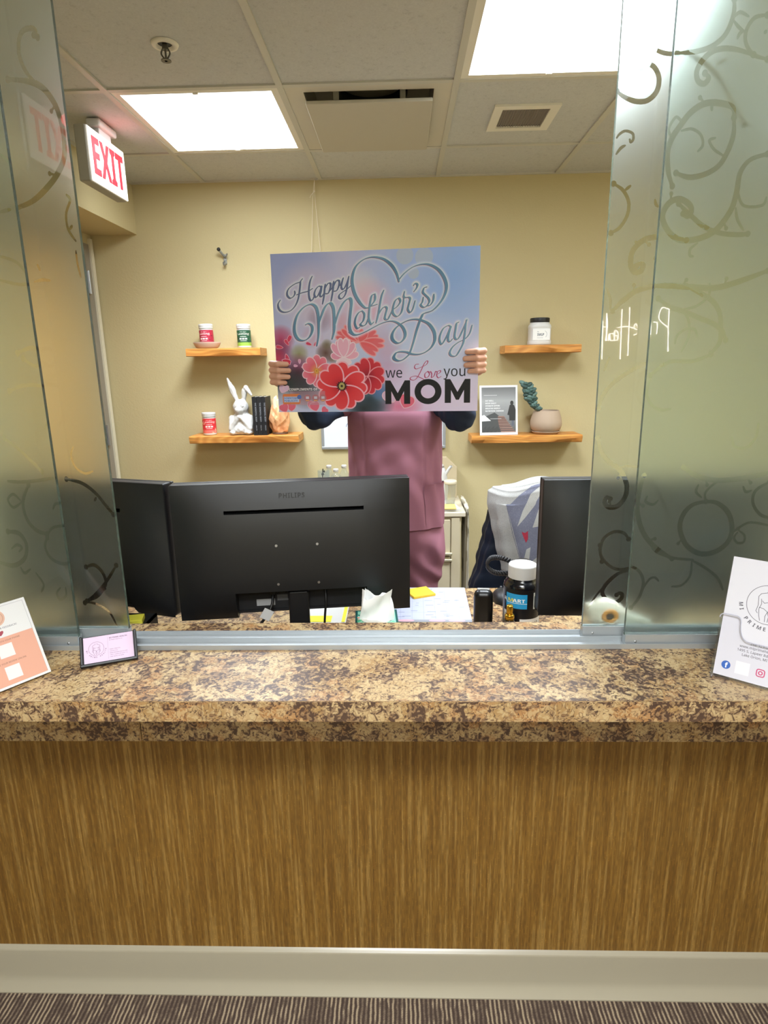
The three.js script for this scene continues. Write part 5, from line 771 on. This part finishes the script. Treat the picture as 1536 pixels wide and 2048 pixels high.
{ // looped string from the ceiling
  const t = thing('hanging_string', 'thin pale string looped from the ceiling grid above the board', 'string', [0, 0, 0]), m = std(0xe4dac6, 0.9);
  part(t, 'hook', tube([[-0.41, 2.439, -3.385], [-0.418, 2.432, -3.385], [-0.428, 2.436, -3.39]], 0.002, 12, 6), M.steel); for (const p of [[[-0.428, 2.434, -3.39], [-0.44, 2.36, -3.40], [-0.452, 2.2, -3.405], [-0.468, 1.95, -3.41], [-0.47, 1.7, -3.412]], [[-0.428, 2.434, -3.39], [-0.43, 2.36, -3.40], [-0.42, 2.2, -3.405], [-0.404, 1.95, -3.41], [-0.40, 1.7, -3.412]], [[-0.431, 2.38, -3.395], [-0.446, 2.365, -3.39], [-0.455, 2.35, -3.39]]]) part(t, 'strand', tube(p, 0.0012, 24, 6), m); part(t, 'knot', ball(0.004, -0.431, 2.382, -3.396), m);
}
{ // framed whiteboard
  const tex = canvasTex(1024, 740, (g) => { g.fillStyle = '#dfe3ec'; g.fillRect(0, 0, 1024, 740); g.strokeStyle = '#8f98ae'; g.lineWidth = 6; g.lineCap = 'round'; for (const [x, y] of [[120, 420], [470, 460], [200, 560]]) { g.beginPath(); g.moveTo(x, y); for (let i = 0; i < 9; i++) g.quadraticCurveTo(x + i * 34 + 10, y - 50 - (i % 3) * 12, x + i * 34 + 30, y + (i % 2) * 10); g.stroke(); } });
  const t = thing('whiteboard', 'silver-framed whiteboard on the back wall behind the person', 'whiteboard', [-0.098, 1.05, BACK]); part(t, 'panel', new THREE.BoxGeometry(0.68, 0.48, 0.01).translate(0, 0.25, 0.007), std(0xffffff, 0.2, { map: tex }));
  for (const [w, h, x, y] of [[0.70, 0.016, 0, 0.008], [0.70, 0.016, 0, 0.492], [0.016, 0.468, -0.342, 0.25], [0.016, 0.468, 0.342, 0.25]]) part(t, 'frame_bar', rboxAt(w, h, 0.018, 0.003, x, y, 0.009), M.aluminium);
}

// ================================================================ cabinet at the back wall
{
  const y = 0.775, t = thing('cabinet', 'cream painted low cabinet against the back wall, right of the person', 'cabinet'), c = std(0xc9bd9f, 0.55), lip = std(0xd6ccb4, 0.5);
  part(t, 'body', box(-0.52, 0.06, -3.41, 0.305, y - 0.025, -3.02), c); part(t, 'plinth', box(-0.50, 0, -3.40, 0.29, 0.06, -3.05), c); part(t, 'top', rboxAt(0.865, 0.025, 0.41, 0.005, -0.105, y - 0.0125, -3.205), lip);
  for (const [a, b] of [[-0.51, -0.245], [-0.24, 0.02]]) { const d = part(t, 'door', rboxAt(b - a, 0.66, 0.018, 0.003, (a + b) / 2, 0.40, -3.01), c); part(d, 'door_handle', rboxAt(0.06, 0.012, 0.016, 0.004, b - 0.04, 0.55, -2.994), M.steel); }
  for (const [a, b] of [[0.255, 0.298]]) part(t, 'stile', rboxAt(b - a, 0.68, 0.014, 0.002, (a + b) / 2, 0.405, -3.012), c);
  for (const [y0, y1] of [[0.545, 0.735], [0.08, 0.535]]) { const d = part(t, 'door', rboxAt(0.222, y1 - y0, 0.018, 0.003, 0.138, (y0 + y1) / 2, -3.01), c); part(d, 'door_handle', rboxAt(0.05, 0.014, 0.018, 0.004, 0.235, y0 > 0.5 ? 0.556 : 0.522, -2.994), std(0xd8cfae, 0.3, { metalness: 0.5 })); }
  const cloth = loft([[0.20, 0.352, -3.2, 0.016, 0.12, 2], [0.4, 0.350, -3.2, 0.014, 0.13, 2], [0.6, 0.347, -3.2, 0.013, 0.14, 2], [0.74, 0.345, -3.2, 0.010, 0.145, 2], [0.786, 0.341, -3.2, 0.012, 0.15, 2]], 48, (a, yy) => 0.10 * Math.sin(a * 9 + yy * 6), 6);
  const ctex = dataTex(128, 128, (u, v, o) => { const n = fbm(u, v, 10, 2, 4); const k = smooth(0.5, 0.6, n); for (let i = 0; i < 3; i++) o[i] = mix([226, 220, 204][i], [176, 168, 146][i], k); });
  single('hand_towel', cloth, std(0xffffff, 0.95, { map: ctex }), 'pale patterned towel hanging down the right side of the cabinet', 'towel');
  const pap = single('paper_stack', rbox(0.16, 0.014, 0.22, 0.002), M.whitePaper, 'white papers lying on the cabinet top', 'papers', [0.21, y + 0.0072, -3.12]); pap.rotation.y = 0.12;
  single('yellow_folder', rbox(0.13, 0.006, 0.10, 0.001), std(0xe6d27a, 0.7), 'thin yellow pad at the front of the cabinet top', 'note pad', [0.215, y + 0.0172, -3.055]);
  const bd = new THREE.Shape([[-0.09, 0], [0.085, 0], [0.085, 0.17], [0.028, 0.225], [-0.09, 0.225]].map((p) => new THREE.Vector2(...p))); single('backing_board', new THREE.ExtrudeGeometry(bd, { depth: 0.03, bevelEnabled: true, bevelSize: 0.003, bevelThickness: 0.003, bevelSegments: 2 }), std(0xc4b493, 0.6), 'beige panel with a cut corner standing on the cabinet by the wall', 'panel', [0.225, y + 0.003, -3.385]);
  const k = thing('kettle', 'rounded white kettle on the cabinet, just right of the person', 'kettle', [0.20, y, -3.27]); part(k, 'body', lathe([[0.001, 0], [0.05, 0], [0.055, 0.01], [0.058, 0.08], [0.05, 0.16], [0.035, 0.19], [0.001, 0.20]], 40), M.white); part(k, 'lid', lathe([[0.001, 0.222], [0.008, 0.221], [0.010, 0.212], [0.03, 0.204], [0.036, 0.19], [0.001, 0.19]], 32), M.white); part(k, 'spout', tube([[0.04, 0.15, 0.02], [0.06, 0.185, 0.03], [0.072, 0.2, 0.036]], 0.008, 14), M.white); part(k, 'handle', tube([[-0.045, 0.17, 0], [-0.085, 0.16, 0], [-0.09, 0.09, 0], [-0.055, 0.05, 0]], 0.007, 24), M.white);
  const cu = thing('tumbler', 'clear plastic tumbler with a beige lid standing on the papers', 'cup', [0.258, y + 0.0145, -3.13]); part(cu, 'cup', lathe([[0.001, 0.002], [0.022, 0.002], [0.029, 0.11], [0.0305, 0.11], [0.024, 0], [0.001, 0]], 32), phys({ color: 0xf4f4f0, transmission: 0.9, roughness: 0.1, thickness: 0, ior: 1.4 })); part(cu, 'lid', lathe([[0.001, 0.128], [0.03, 0.128], [0.034, 0.122], [0.034, 0.112], [0.0305, 0.109], [0.001, 0.109]], 32), std(0xd8cdb4, 0.5));
  const cap = M.white, clear = phys({ color: 0xf2f6f8, transmission: 0.95, roughness: 0.05, thickness: 0, ior: 1.33 }), blab = std(0xc9cfe8, 0.5);
  [[-0.395, -3.27, 'left'], [-0.352, -3.22, 'middle'], [-0.312, -3.27, 'right']].forEach(([x, z, w], i) => { const b = thing('water_bottle', `clear water bottle with a white cap on the cabinet, ${w} one of the three`, 'bottle', [x, y, z], 0, 'water bottles'); const dy = i === 1 ? -0.012 : 0; part(b, 'bottle', lathe([[0.001, 0], [0.028, 0], [0.031, 0.006], [0.031, 0.13], [0.027, 0.155], [0.014, 0.182 + dy], [0.012, 0.186 + dy], [0.012, 0.196 + dy], [0.001, 0.196 + dy]], 32), clear); part(b, 'label_wrap', new THREE.CylinderGeometry(0.0315, 0.0315, 0.06, 32, 1, true).translate(0, 0.095, 0), blab); part(b, 'cap', lathe([[0.001, 0.207 + dy], [0.0125, 0.207 + dy], [0.0145, 0.205 + dy], [0.0145, 0.191 + dy], [0.001, 0.191 + dy]], 24), cap, 'white cap'); });
  const j = thing('glass_jar', 'small glass jar with dried sprigs on the cabinet left of the water bottles', 'jar', [-0.432, y, -3.32]); part(j, 'jar', lathe([[0.001, 0.003], [0.03, 0.003], [0.032, 0.01], [0.032, 0.17], [0.034, 0.17], [0.034, 0.006], [0.03, 0], [0.001, 0]], 32), clear); part(j, 'filling', lathe([[0.001, 0.005], [0.028, 0.005], [0.029, 0.1], [0.001, 0.11]], 24), std(0x9a6a50, 0.9)); part(j, 'sprig', merge([tube([[0, 0.1, 0], [-0.006, 0.14, 0.004], [-0.002, 0.18, 0.006]], 0.003, 12, 6), ball(0.008, -0.004, 0.15, 0.008), ball(0.006, 0.004, 0.165, 0.008)]), std(0x33301e, 0.9));
}

// ================================================================ office chair with jacket and blanket
{
  const X = 0.56, t = thing('office_chair', 'dark office chair behind the desk, hidden under a blanket and a jacket', 'chair', [X, 0, -2.55]);
  part(t, 'backrest', rboxAt(0.34, 0.46, 0.05, 0.025, 0.0, 0.745, 0.04), M.blackSoft); part(t, 'seat', rboxAt(0.38, 0.08, 0.42, 0.035, 0, 0.46, -0.2), M.blackSoft); part(t, 'post', cyl(0.028, 0.028, 0.34, 0, 0.25, -0.2), M.black); part(t, 'back_bar', rboxAt(0.06, 0.30, 0.02, 0.006, 0, 0.50, 0.085), M.black);
  for (let i = 0; i < 5; i++) { const a = i * 2 * PI / 5; part(t, 'base_arm', rboxAt(0.30, 0.03, 0.045, 0.01, 0.15, 0.075, 0).rotateY(a).translate(0, 0, -0.2), M.black); part(t, 'caster', ball(0.03, Math.cos(a) * 0.28, 0.0305, -Math.sin(a) * 0.28 - 0.2), M.dark); }
  const bt = canvasTex(1024, 1024, (g) => {
    const R = rng(3), poly = (c, pts) => { g.fillStyle = c; g.beginPath(); pts.forEach(([x, y]) => g.lineTo(x, y)); g.fill(); };
    g.fillStyle = '#c4c3c0'; g.fillRect(0, 0, 1024, 1024); poly('#85879c', [[185, 215], [300, 110], [420, 55], [620, 40], [700, 300], [640, 560], [520, 700], [400, 800], [352, 790]]);
    poly('#d0cfcb', [[292, 420], [340, 270], [410, 120], [540, 50], [500, 150], [440, 240], [370, 330]]); poly('#d0cfcb', [[440, 430], [490, 260], [560, 130], [600, 120], [560, 300], [500, 420]]); poly('#cfcecb', [[360, 790], [390, 640], [430, 620], [420, 780]]); poly('#cfcdc6', [[320, 1024], [350, 860], [450, 780], [620, 700], [1024, 640], [1024, 1024]]);
    g.strokeStyle = '#77798e'; g.lineWidth = 5; g.beginPath(); g.moveTo(185, 215); g.lineTo(250, 480); g.lineTo(352, 800); g.stroke(); poly('#c2334c', [[336, 470], [372, 480], [398, 462], [402, 540], [384, 576], [356, 520]]);
    for (let i = 0; i < 9000; i++) { g.fillStyle = R() > 0.5 ? 'rgba(255,255,255,0.10)' : 'rgba(70,70,80,0.07)'; g.fillRect(R() * 1024, R() * 1024, 3 + R() * 5, 3 + R() * 5); }
  });
  const bl = loft([[0.60, 0.0, 0, 0.125, 0.058, 3], [0.66, -0.01, 0, 0.145, 0.062, 3], [0.76, -0.008, 0, 0.170, 0.066, 3], [0.86, 0, 0, 0.192, 0.068, 3.2], [0.94, 0, 0, 0.205, 0.066, 3.0], [0.985, 0.0, 0, 0.203, 0.063, 2.8], [1.008, 0.003, 0, 0.188, 0.056, 2.6], [1.024, 0.008, 0, 0.155, 0.045, 2.4], [1.033, 0.015, 0, 0.10, 0.03, 2.2], [1.036, 0.02, 0, 0.03, 0.01, 2]], 140, (a, y) => 0.03 * Math.sin(a * 5 + y * 4) + 0.02 * Math.sin(a * 11 - y * 9 + 1) * smooth(1.0, 0.8, y), 8);
  const p = bl.attributes.position, uv = bl.attributes.uv; for (let i = 0; i < p.count; i++) { uv.setXY(i, (p.getX(i) + 0.22) / 0.44, (p.getY(i) - 0.58) / 0.46); p.setY(i, p.getY(i) + (p.getY(i) > 0.95 ? 0.012 * Math.sin(p.getX(i) * 22 + 1.2) : 0)); } bl.computeVertexNormals();
  single('blanket', bl, std(0xcfcfce, 1, { map: bt, bumpMap: clothBump, bumpScale: 0.001 }), 'light grey fleece blanket with blue shapes draped over the office chair', 'blanket', [X + 0.012, 0, -2.495]);
  const jk = loft([[0.42, -0.02, 0, 0.275, 0.06, 2.6], [0.55, -0.005, 0, 0.26, 0.058, 2.6], [0.68, 0.005, 0, 0.235, 0.052, 2.6], [0.80, 0.01, 0, 0.215, 0.046, 2.6], [0.90, 0.012, 0, 0.195, 0.04, 2.6], [0.95, 0.012, 0, 0.14, 0.02, 2.2]], 120, (a, y) => 0.016 * Math.abs(Math.sin((y + 0.02 * Math.sin(a * 3)) * 2 * PI / 0.13)) + 0.03 * Math.sin(a * 5 + y * 3) + 0.02 * Math.sin(a * 13 + y * 11), 14);
  single('puffer_jacket', jk, std(0x0f1826, 0.38), 'shiny navy quilted jacket hung on the office chair under the blanket', 'jacket', [X - 0.005, 0, -2.515]);
}

// ================================================================ on the lobby counter
{ // conch shell behind the right glass
  const t = thing('seashell', 'white conch shell with an orange mouth behind the right glass', 'seashell', [0.437, COUNTER, -1.205]);
  const F = (x, y, z) => { let d = ellipsoid(x, y, z, [-0.012, 0.036, 0], [0.036, 0.036, 0.028]); d = smin(d, capsule(x, y, z, [0.0, 0.028, 0], [0.085, 0.020, 0.004], 0.024, 0.003), 0.02); for (let i = 0; i < 5; i++) d = smin(d, ellipsoid(x, y, z, [0.022 + i * 0.014, 0.028 - i * 0.002, 0.0], [0.006, 0.024 - i * 0.0042, 0.024 - i * 0.0042]), 0.005); d = smin(d, capsule(x, y, z, [-0.034, 0.038, 0], [-0.05, 0.058, 0.002], 0.011, 0.004), 0.012); return Math.max(d, -ellipsoid(x, y, z, [-0.008, 0.040, 0.030], [0.013, 0.012, 0.016])); };
  part(t, 'shell', field(F, [0.012, 0.034, 0], 0.082, 84), std(0xe9dfcf, 0.4)); part(t, 'mouth', new THREE.TorusGeometry(0.0115, 0.0045, 10, 28).scale(1.1, 1, 0.6).translate(-0.008, 0.041, 0.0265), std(0xd9923e, 0.4), 'orange shell lip'); part(t, 'hollow', ball(0.009, -0.006, 0.037, 0.017), std(0x3a3520, 0.6));
}
const logo = (g, cx, cy, r, col, text, lw) => { // line drawing of a torso in a ring
  g.strokeStyle = g.fillStyle = col; g.lineWidth = lw; g.lineCap = g.lineJoin = 'round'; g.beginPath(); g.arc(cx, cy, r, PI * 0.86, PI * 2.14); g.stroke(); g.beginPath(); g.arc(cx, cy, r, 0.1 * PI, 0.9 * PI); g.stroke();
  const L = (pts) => { g.beginPath(); pts.forEach(([x, y], i) => (i ? g.lineTo(cx + x * r, cy + y * r) : g.moveTo(cx + x * r, cy + y * r))); g.stroke(); };
  for (const s of [-1, 1]) { L([[s * 0.13, -0.78], [s * 0.12, -0.62], [s * 0.40, -0.52], [s * 0.50, -0.36], [s * 0.46, 0.1], [s * 0.52, 0.4], [s * 0.44, 0.5]]); L([[s * 0.36, -0.25], [s * 0.32, 0.0], [s * 0.40, 0.28], [s * 0.36, 0.6], [s * 0.28, 0.86]]); L([[s * 0.06, -0.12], [s * 0.2, -0.06], [s * 0.3, -0.16]]); L([[0, 0.36], [s * 0.2, 0.22], [s * 0.40, 0.2]]); L([[0, 0.36], [s * 0.08, 0.6], [s * 0.06, 0.88]]); }
  g.font = `bold ${Math.round(r * 0.27)}px sans-serif`; g.textAlign = 'center'; const n = text.length; for (let i = 0; i < n; i++) { const a = PI * 0.5 + (0.5 - (i + 0.5) / n) * 3.0; g.save(); g.translate(cx + Math.cos(a) * r * 1.25, cy + Math.sin(a) * r * 1.25); g.rotate(a - PI / 2); g.fillText(text[i], 0, r * 0.1); g.restore(); } g.textAlign = 'left';
};
{ // left: tilted review plaque
  const tex = canvasTex(600, 820, (g) => { g.fillStyle = '#f4f3f1'; g.fillRect(0, 0, 600, 820); g.strokeStyle = '#8e8e98'; g.lineWidth = 2; g.strokeRect(24, 24, 552, 772); g.fillStyle = '#f2b49a'; g.fillRect(24, 330, 552, 466); g.fillStyle = '#eebfa6'; g.beginPath(); g.arc(300, 130, 84, 0, 2 * PI); g.fill(); logo(g, 300, 130, 66, '#b98a74', '', 3); g.fillStyle = '#6a6470'; g.textAlign = 'center'; g.font = '26px sans-serif'; g.fillText('WE WANT YOUR FEEDBACK!', 300, 248, 500); g.font = '22px sans-serif'; g.fillStyle = '#8d6a5c'; g.fillText('THE CODE WITH YOUR PHONE', 300, 374, 470); g.fillText('LEAVE YOUR REVIEW ONLINE', 300, 590, 470); g.fillStyle = '#b04a58'; g.beginPath(); g.moveTo(300, 312); g.bezierCurveTo(250, 280, 270, 252, 300, 272); g.bezierCurveTo(330, 252, 350, 280, 300, 312); g.fill(); g.fillStyle = '#f7f6f4'; g.fillRect(235, 400, 130, 130); g.fillRect(235, 620, 130, 130); });
  const [g, m] = printed(0.115, 0.15, 0.008, std(0xd4d4d4, 0.45, { map: tex }), M.whitePaper); g.translate(-0.0575, 0.075, 0.0);
  const o = single('review_plaque', g, m, 'white and peach review plaque leaning at the left end of the counter', 'sign', [-0.664, COUNTER + 0.0025, -1.020]); o.rotation.set(rad(-26), rad(55.8), 0, 'YXZ');
}
{ // business card holder
  const t = thing('card_holder', 'black business card holder with pink cards on the counter', 'card holder', [-0.566, COUNTER, -1.0525]); t.rotation.y = rad(22.6);
  const tex = canvasTex(512, 300, (g) => { g.fillStyle = '#c9b0c8'; g.fillRect(0, 0, 512, 300); logo(g, 128, 140, 78, '#6a5870', 'MI PRIME HEALTH', 3); g.fillStyle = '#a090a4'; g.fillRect(246, 24, 3, 256); g.fillStyle = '#5c4c60'; g.font = 'bold 22px sans-serif'; g.fillText('MI PRIME HEALTH', 262, 46, 190); g.font = '14px sans-serif'; g.fillText('MI PRIME HEALTH LLC', 262, 68, 160); ['FAMILY PRACTICE', '248 929 0104', 'WWW.MIPRIMEHEALTH.COM', '1495 S. LAPEER RD SUITE 112', 'LAKE ORION, MI 48360'].forEach((s, i) => g.fillText(s, 262, 176 + i * 22, 210)); });
  const tilt = (g) => g.rotateX(-rad(38));
  part(t, 'back_plate', tilt(rboxAt(0.102, 0.062, 0.004, 0.002, 0, 0.031, -0.008)), M.black); part(t, 'ledge', tilt(rboxAt(0.102, 0.006, 0.016, 0.002, 0, 0.004, -0.001)), M.black); for (const s of [-1, 1]) part(t, 'side_lip', tilt(rboxAt(0.005, 0.062, 0.012, 0.002, s * 0.0485, 0.031, -0.002)), M.black);
  part(t, 'foot', rboxAt(0.08, 0.004, 0.04, 0.0015, 0, 0.002, -0.03), M.black);
  const [g, m] = printed(0.089, 0.051, 0.005, std(0xffffff, 0.5, { map: tex }), std(0xe6d6e2, 0.7)); g.translate(0, 0.0335, -0.0028); tilt(g); part(t, 'card', g, m, 'pink business card with a ring logo');
}
{ // right: acrylic brochure stand
  const t = thing('brochure_stand', 'clear acrylic stand with a white MI PRIME HEALTH leaflet on the counter', 'brochure holder', [0.555, COUNTER, -1.008]); t.rotation.y = rad(-38.3);
  const tex = canvasTex(700, 1060, (g) => { g.fillStyle = '#d0cfd6'; g.fillRect(0, 0, 700, 1060); logo(g, 330, 370, 168, '#55535c', 'MI PRIME HEALTH', 4); g.fillStyle = '#2e2c34'; g.textAlign = 'center'; g.font = '30px sans-serif'; ['248-929-0104', 'www.miprimehealth.com', '1495 S. Lapeer Rd Suite 112', 'Lake Orion, MI 48360'].forEach((s, i) => g.fillText(s, 340, 740 + i * 36, 380)); g.fillStyle = '#2f5fb0'; g.beginPath(); g.arc(90, 960, 36, 0, 2 * PI); g.fill(); g.fillStyle = '#fff'; g.font = 'bold 60px sans-serif'; g.fillText('f', 92, 984); g.strokeStyle = '#c23a6a'; g.lineWidth = 8; g.beginPath(); g.roundRect(330, 926, 60, 60, 16); g.stroke(); g.beginPath(); g.arc(360, 956, 14, 0, 2 * PI); g.stroke(); g.fillStyle = '#e0dfe2'; g.fillRect(164, 900, 110, 110); g.fillRect(440, 900, 110, 110); });
  const tilt = (g) => g.rotateX(-rad(18)), acr = phys({ color: 0xfdfdff, transmission: 1, roughness: 0.0, thickness: 0, ior: 1.49 });
  const [g, m] = printed(0.138, 0.214, 0.004, std(0xffffff, 0.6, { map: tex }), M.whitePaper); g.translate(0.0725, 0.112, -0.003); tilt(g); part(t, 'leaflet', g, m, 'white leaflet with a ring logo');
  part(t, 'back_sheet', tilt(rboxAt(0.148, 0.205, 0.0025, 0.001, 0.074, 0.1045, -0.0075)), acr);
  const fs = new THREE.Shape(); fs.moveTo(0, 0); fs.lineTo(0, 0.105); fs.quadraticCurveTo(0, 0.113, 0.01, 0.113); fs.lineTo(0.026, 0.113); fs.quadraticCurveTo(0.034, 0.113, 0.034, 0.10); fs.quadraticCurveTo(0.036, 0.072, 0.052, 0.072); fs.lineTo(0.096, 0.072); fs.quadraticCurveTo(0.112, 0.072, 0.114, 0.10); fs.quadraticCurveTo(0.114, 0.113, 0.122, 0.113); fs.lineTo(0.138, 0.113); fs.quadraticCurveTo(0.148, 0.113, 0.148, 0.105); fs.lineTo(0.148, 0); fs.closePath();
  part(t, 'front_pocket', tilt(new THREE.ShapeGeometry(fs, 8).translate(0, 0.002, 0.007)), acr); part(t, 'pocket_edge', tilt(tube(fs.getPoints(8).slice(1, -1).map((p) => [p.x, p.y + 0.002, 0.007]), 0.0009, 120, 6)), std(0xb4b4c4, 0.3)); part(t, 'side_wall', tilt(merge([box(0, 0.002, -0.0062, 0.0022, 0.113, 0.006), box(0.1458, 0.002, -0.0062, 0.148, 0.113, 0.006)])), acr); part(t, 'base', tilt(box(0, 0.0, -0.009, 0.148, 0.0022, 0.009)), acr); part(t, 'foot', rboxAt(0.148, 0.0025, 0.075, 0.001, 0.074, 0.00126, -0.038), acr);
}
{ // neon lettering on the lobby wall, mirrored in the right glass
  const t = thing('neon_sign', 'white neon script sign on the lobby wall, mirrored in the right glass', 'neon sign', [1.59, 1.69, 1.985]); t.rotation.y = PI;
  const m = new THREE.MeshStandardMaterial({ color: 0xffffff, emissive: 0xfff6f4, emissiveIntensity: 14, roughness: 0.4 });
  const strokes = ['-36,-22 -34,4 -33,26', '-33,26 -25,28 -22,16 -33,6', '-21,-2 -20,11 -16,12', '-14,-2 -13,11', '-13,17 -12,19', '-11,-2 -10,11 -8,11 -8,-2 -6,11 -4,10 -4,-2', '-2,4 2,6 1,11 -2,8 -2,0 2,-2', '7,-26 8,2 9,30', '16,-30 17,0 18,28', '2,6 12,8 22,7', '21,-3 25,-1 24,4 21,1 21,-7 25,-8', '30,0 26,0 25,-7 29,-8 31,0 32,-8', '34,-8 36,24 34,10 35,-8', '38,-30 39,-6 40,16', '35,8 44,9', '43,-10 45,20 44,2 47,2 48,-10'];
  for (const s of strokes) part(t, 'neon_tube', tube(s.split(' ').map((p) => { const [x, y] = p.split(',').map(Number); return [x * 0.0056, y * 0.0056, 0.0]; }), 0.0036, 30, 6), m);
  part(t, 'backing', rboxAt(0.50, 0.36, 0.004, 0.002, 0.03, 0, -0.012), phys({ color: 0xf4f4f6, transmission: 1, roughness: 0.05, thickness: 0 }));
}
renderer.render(scene, camera);
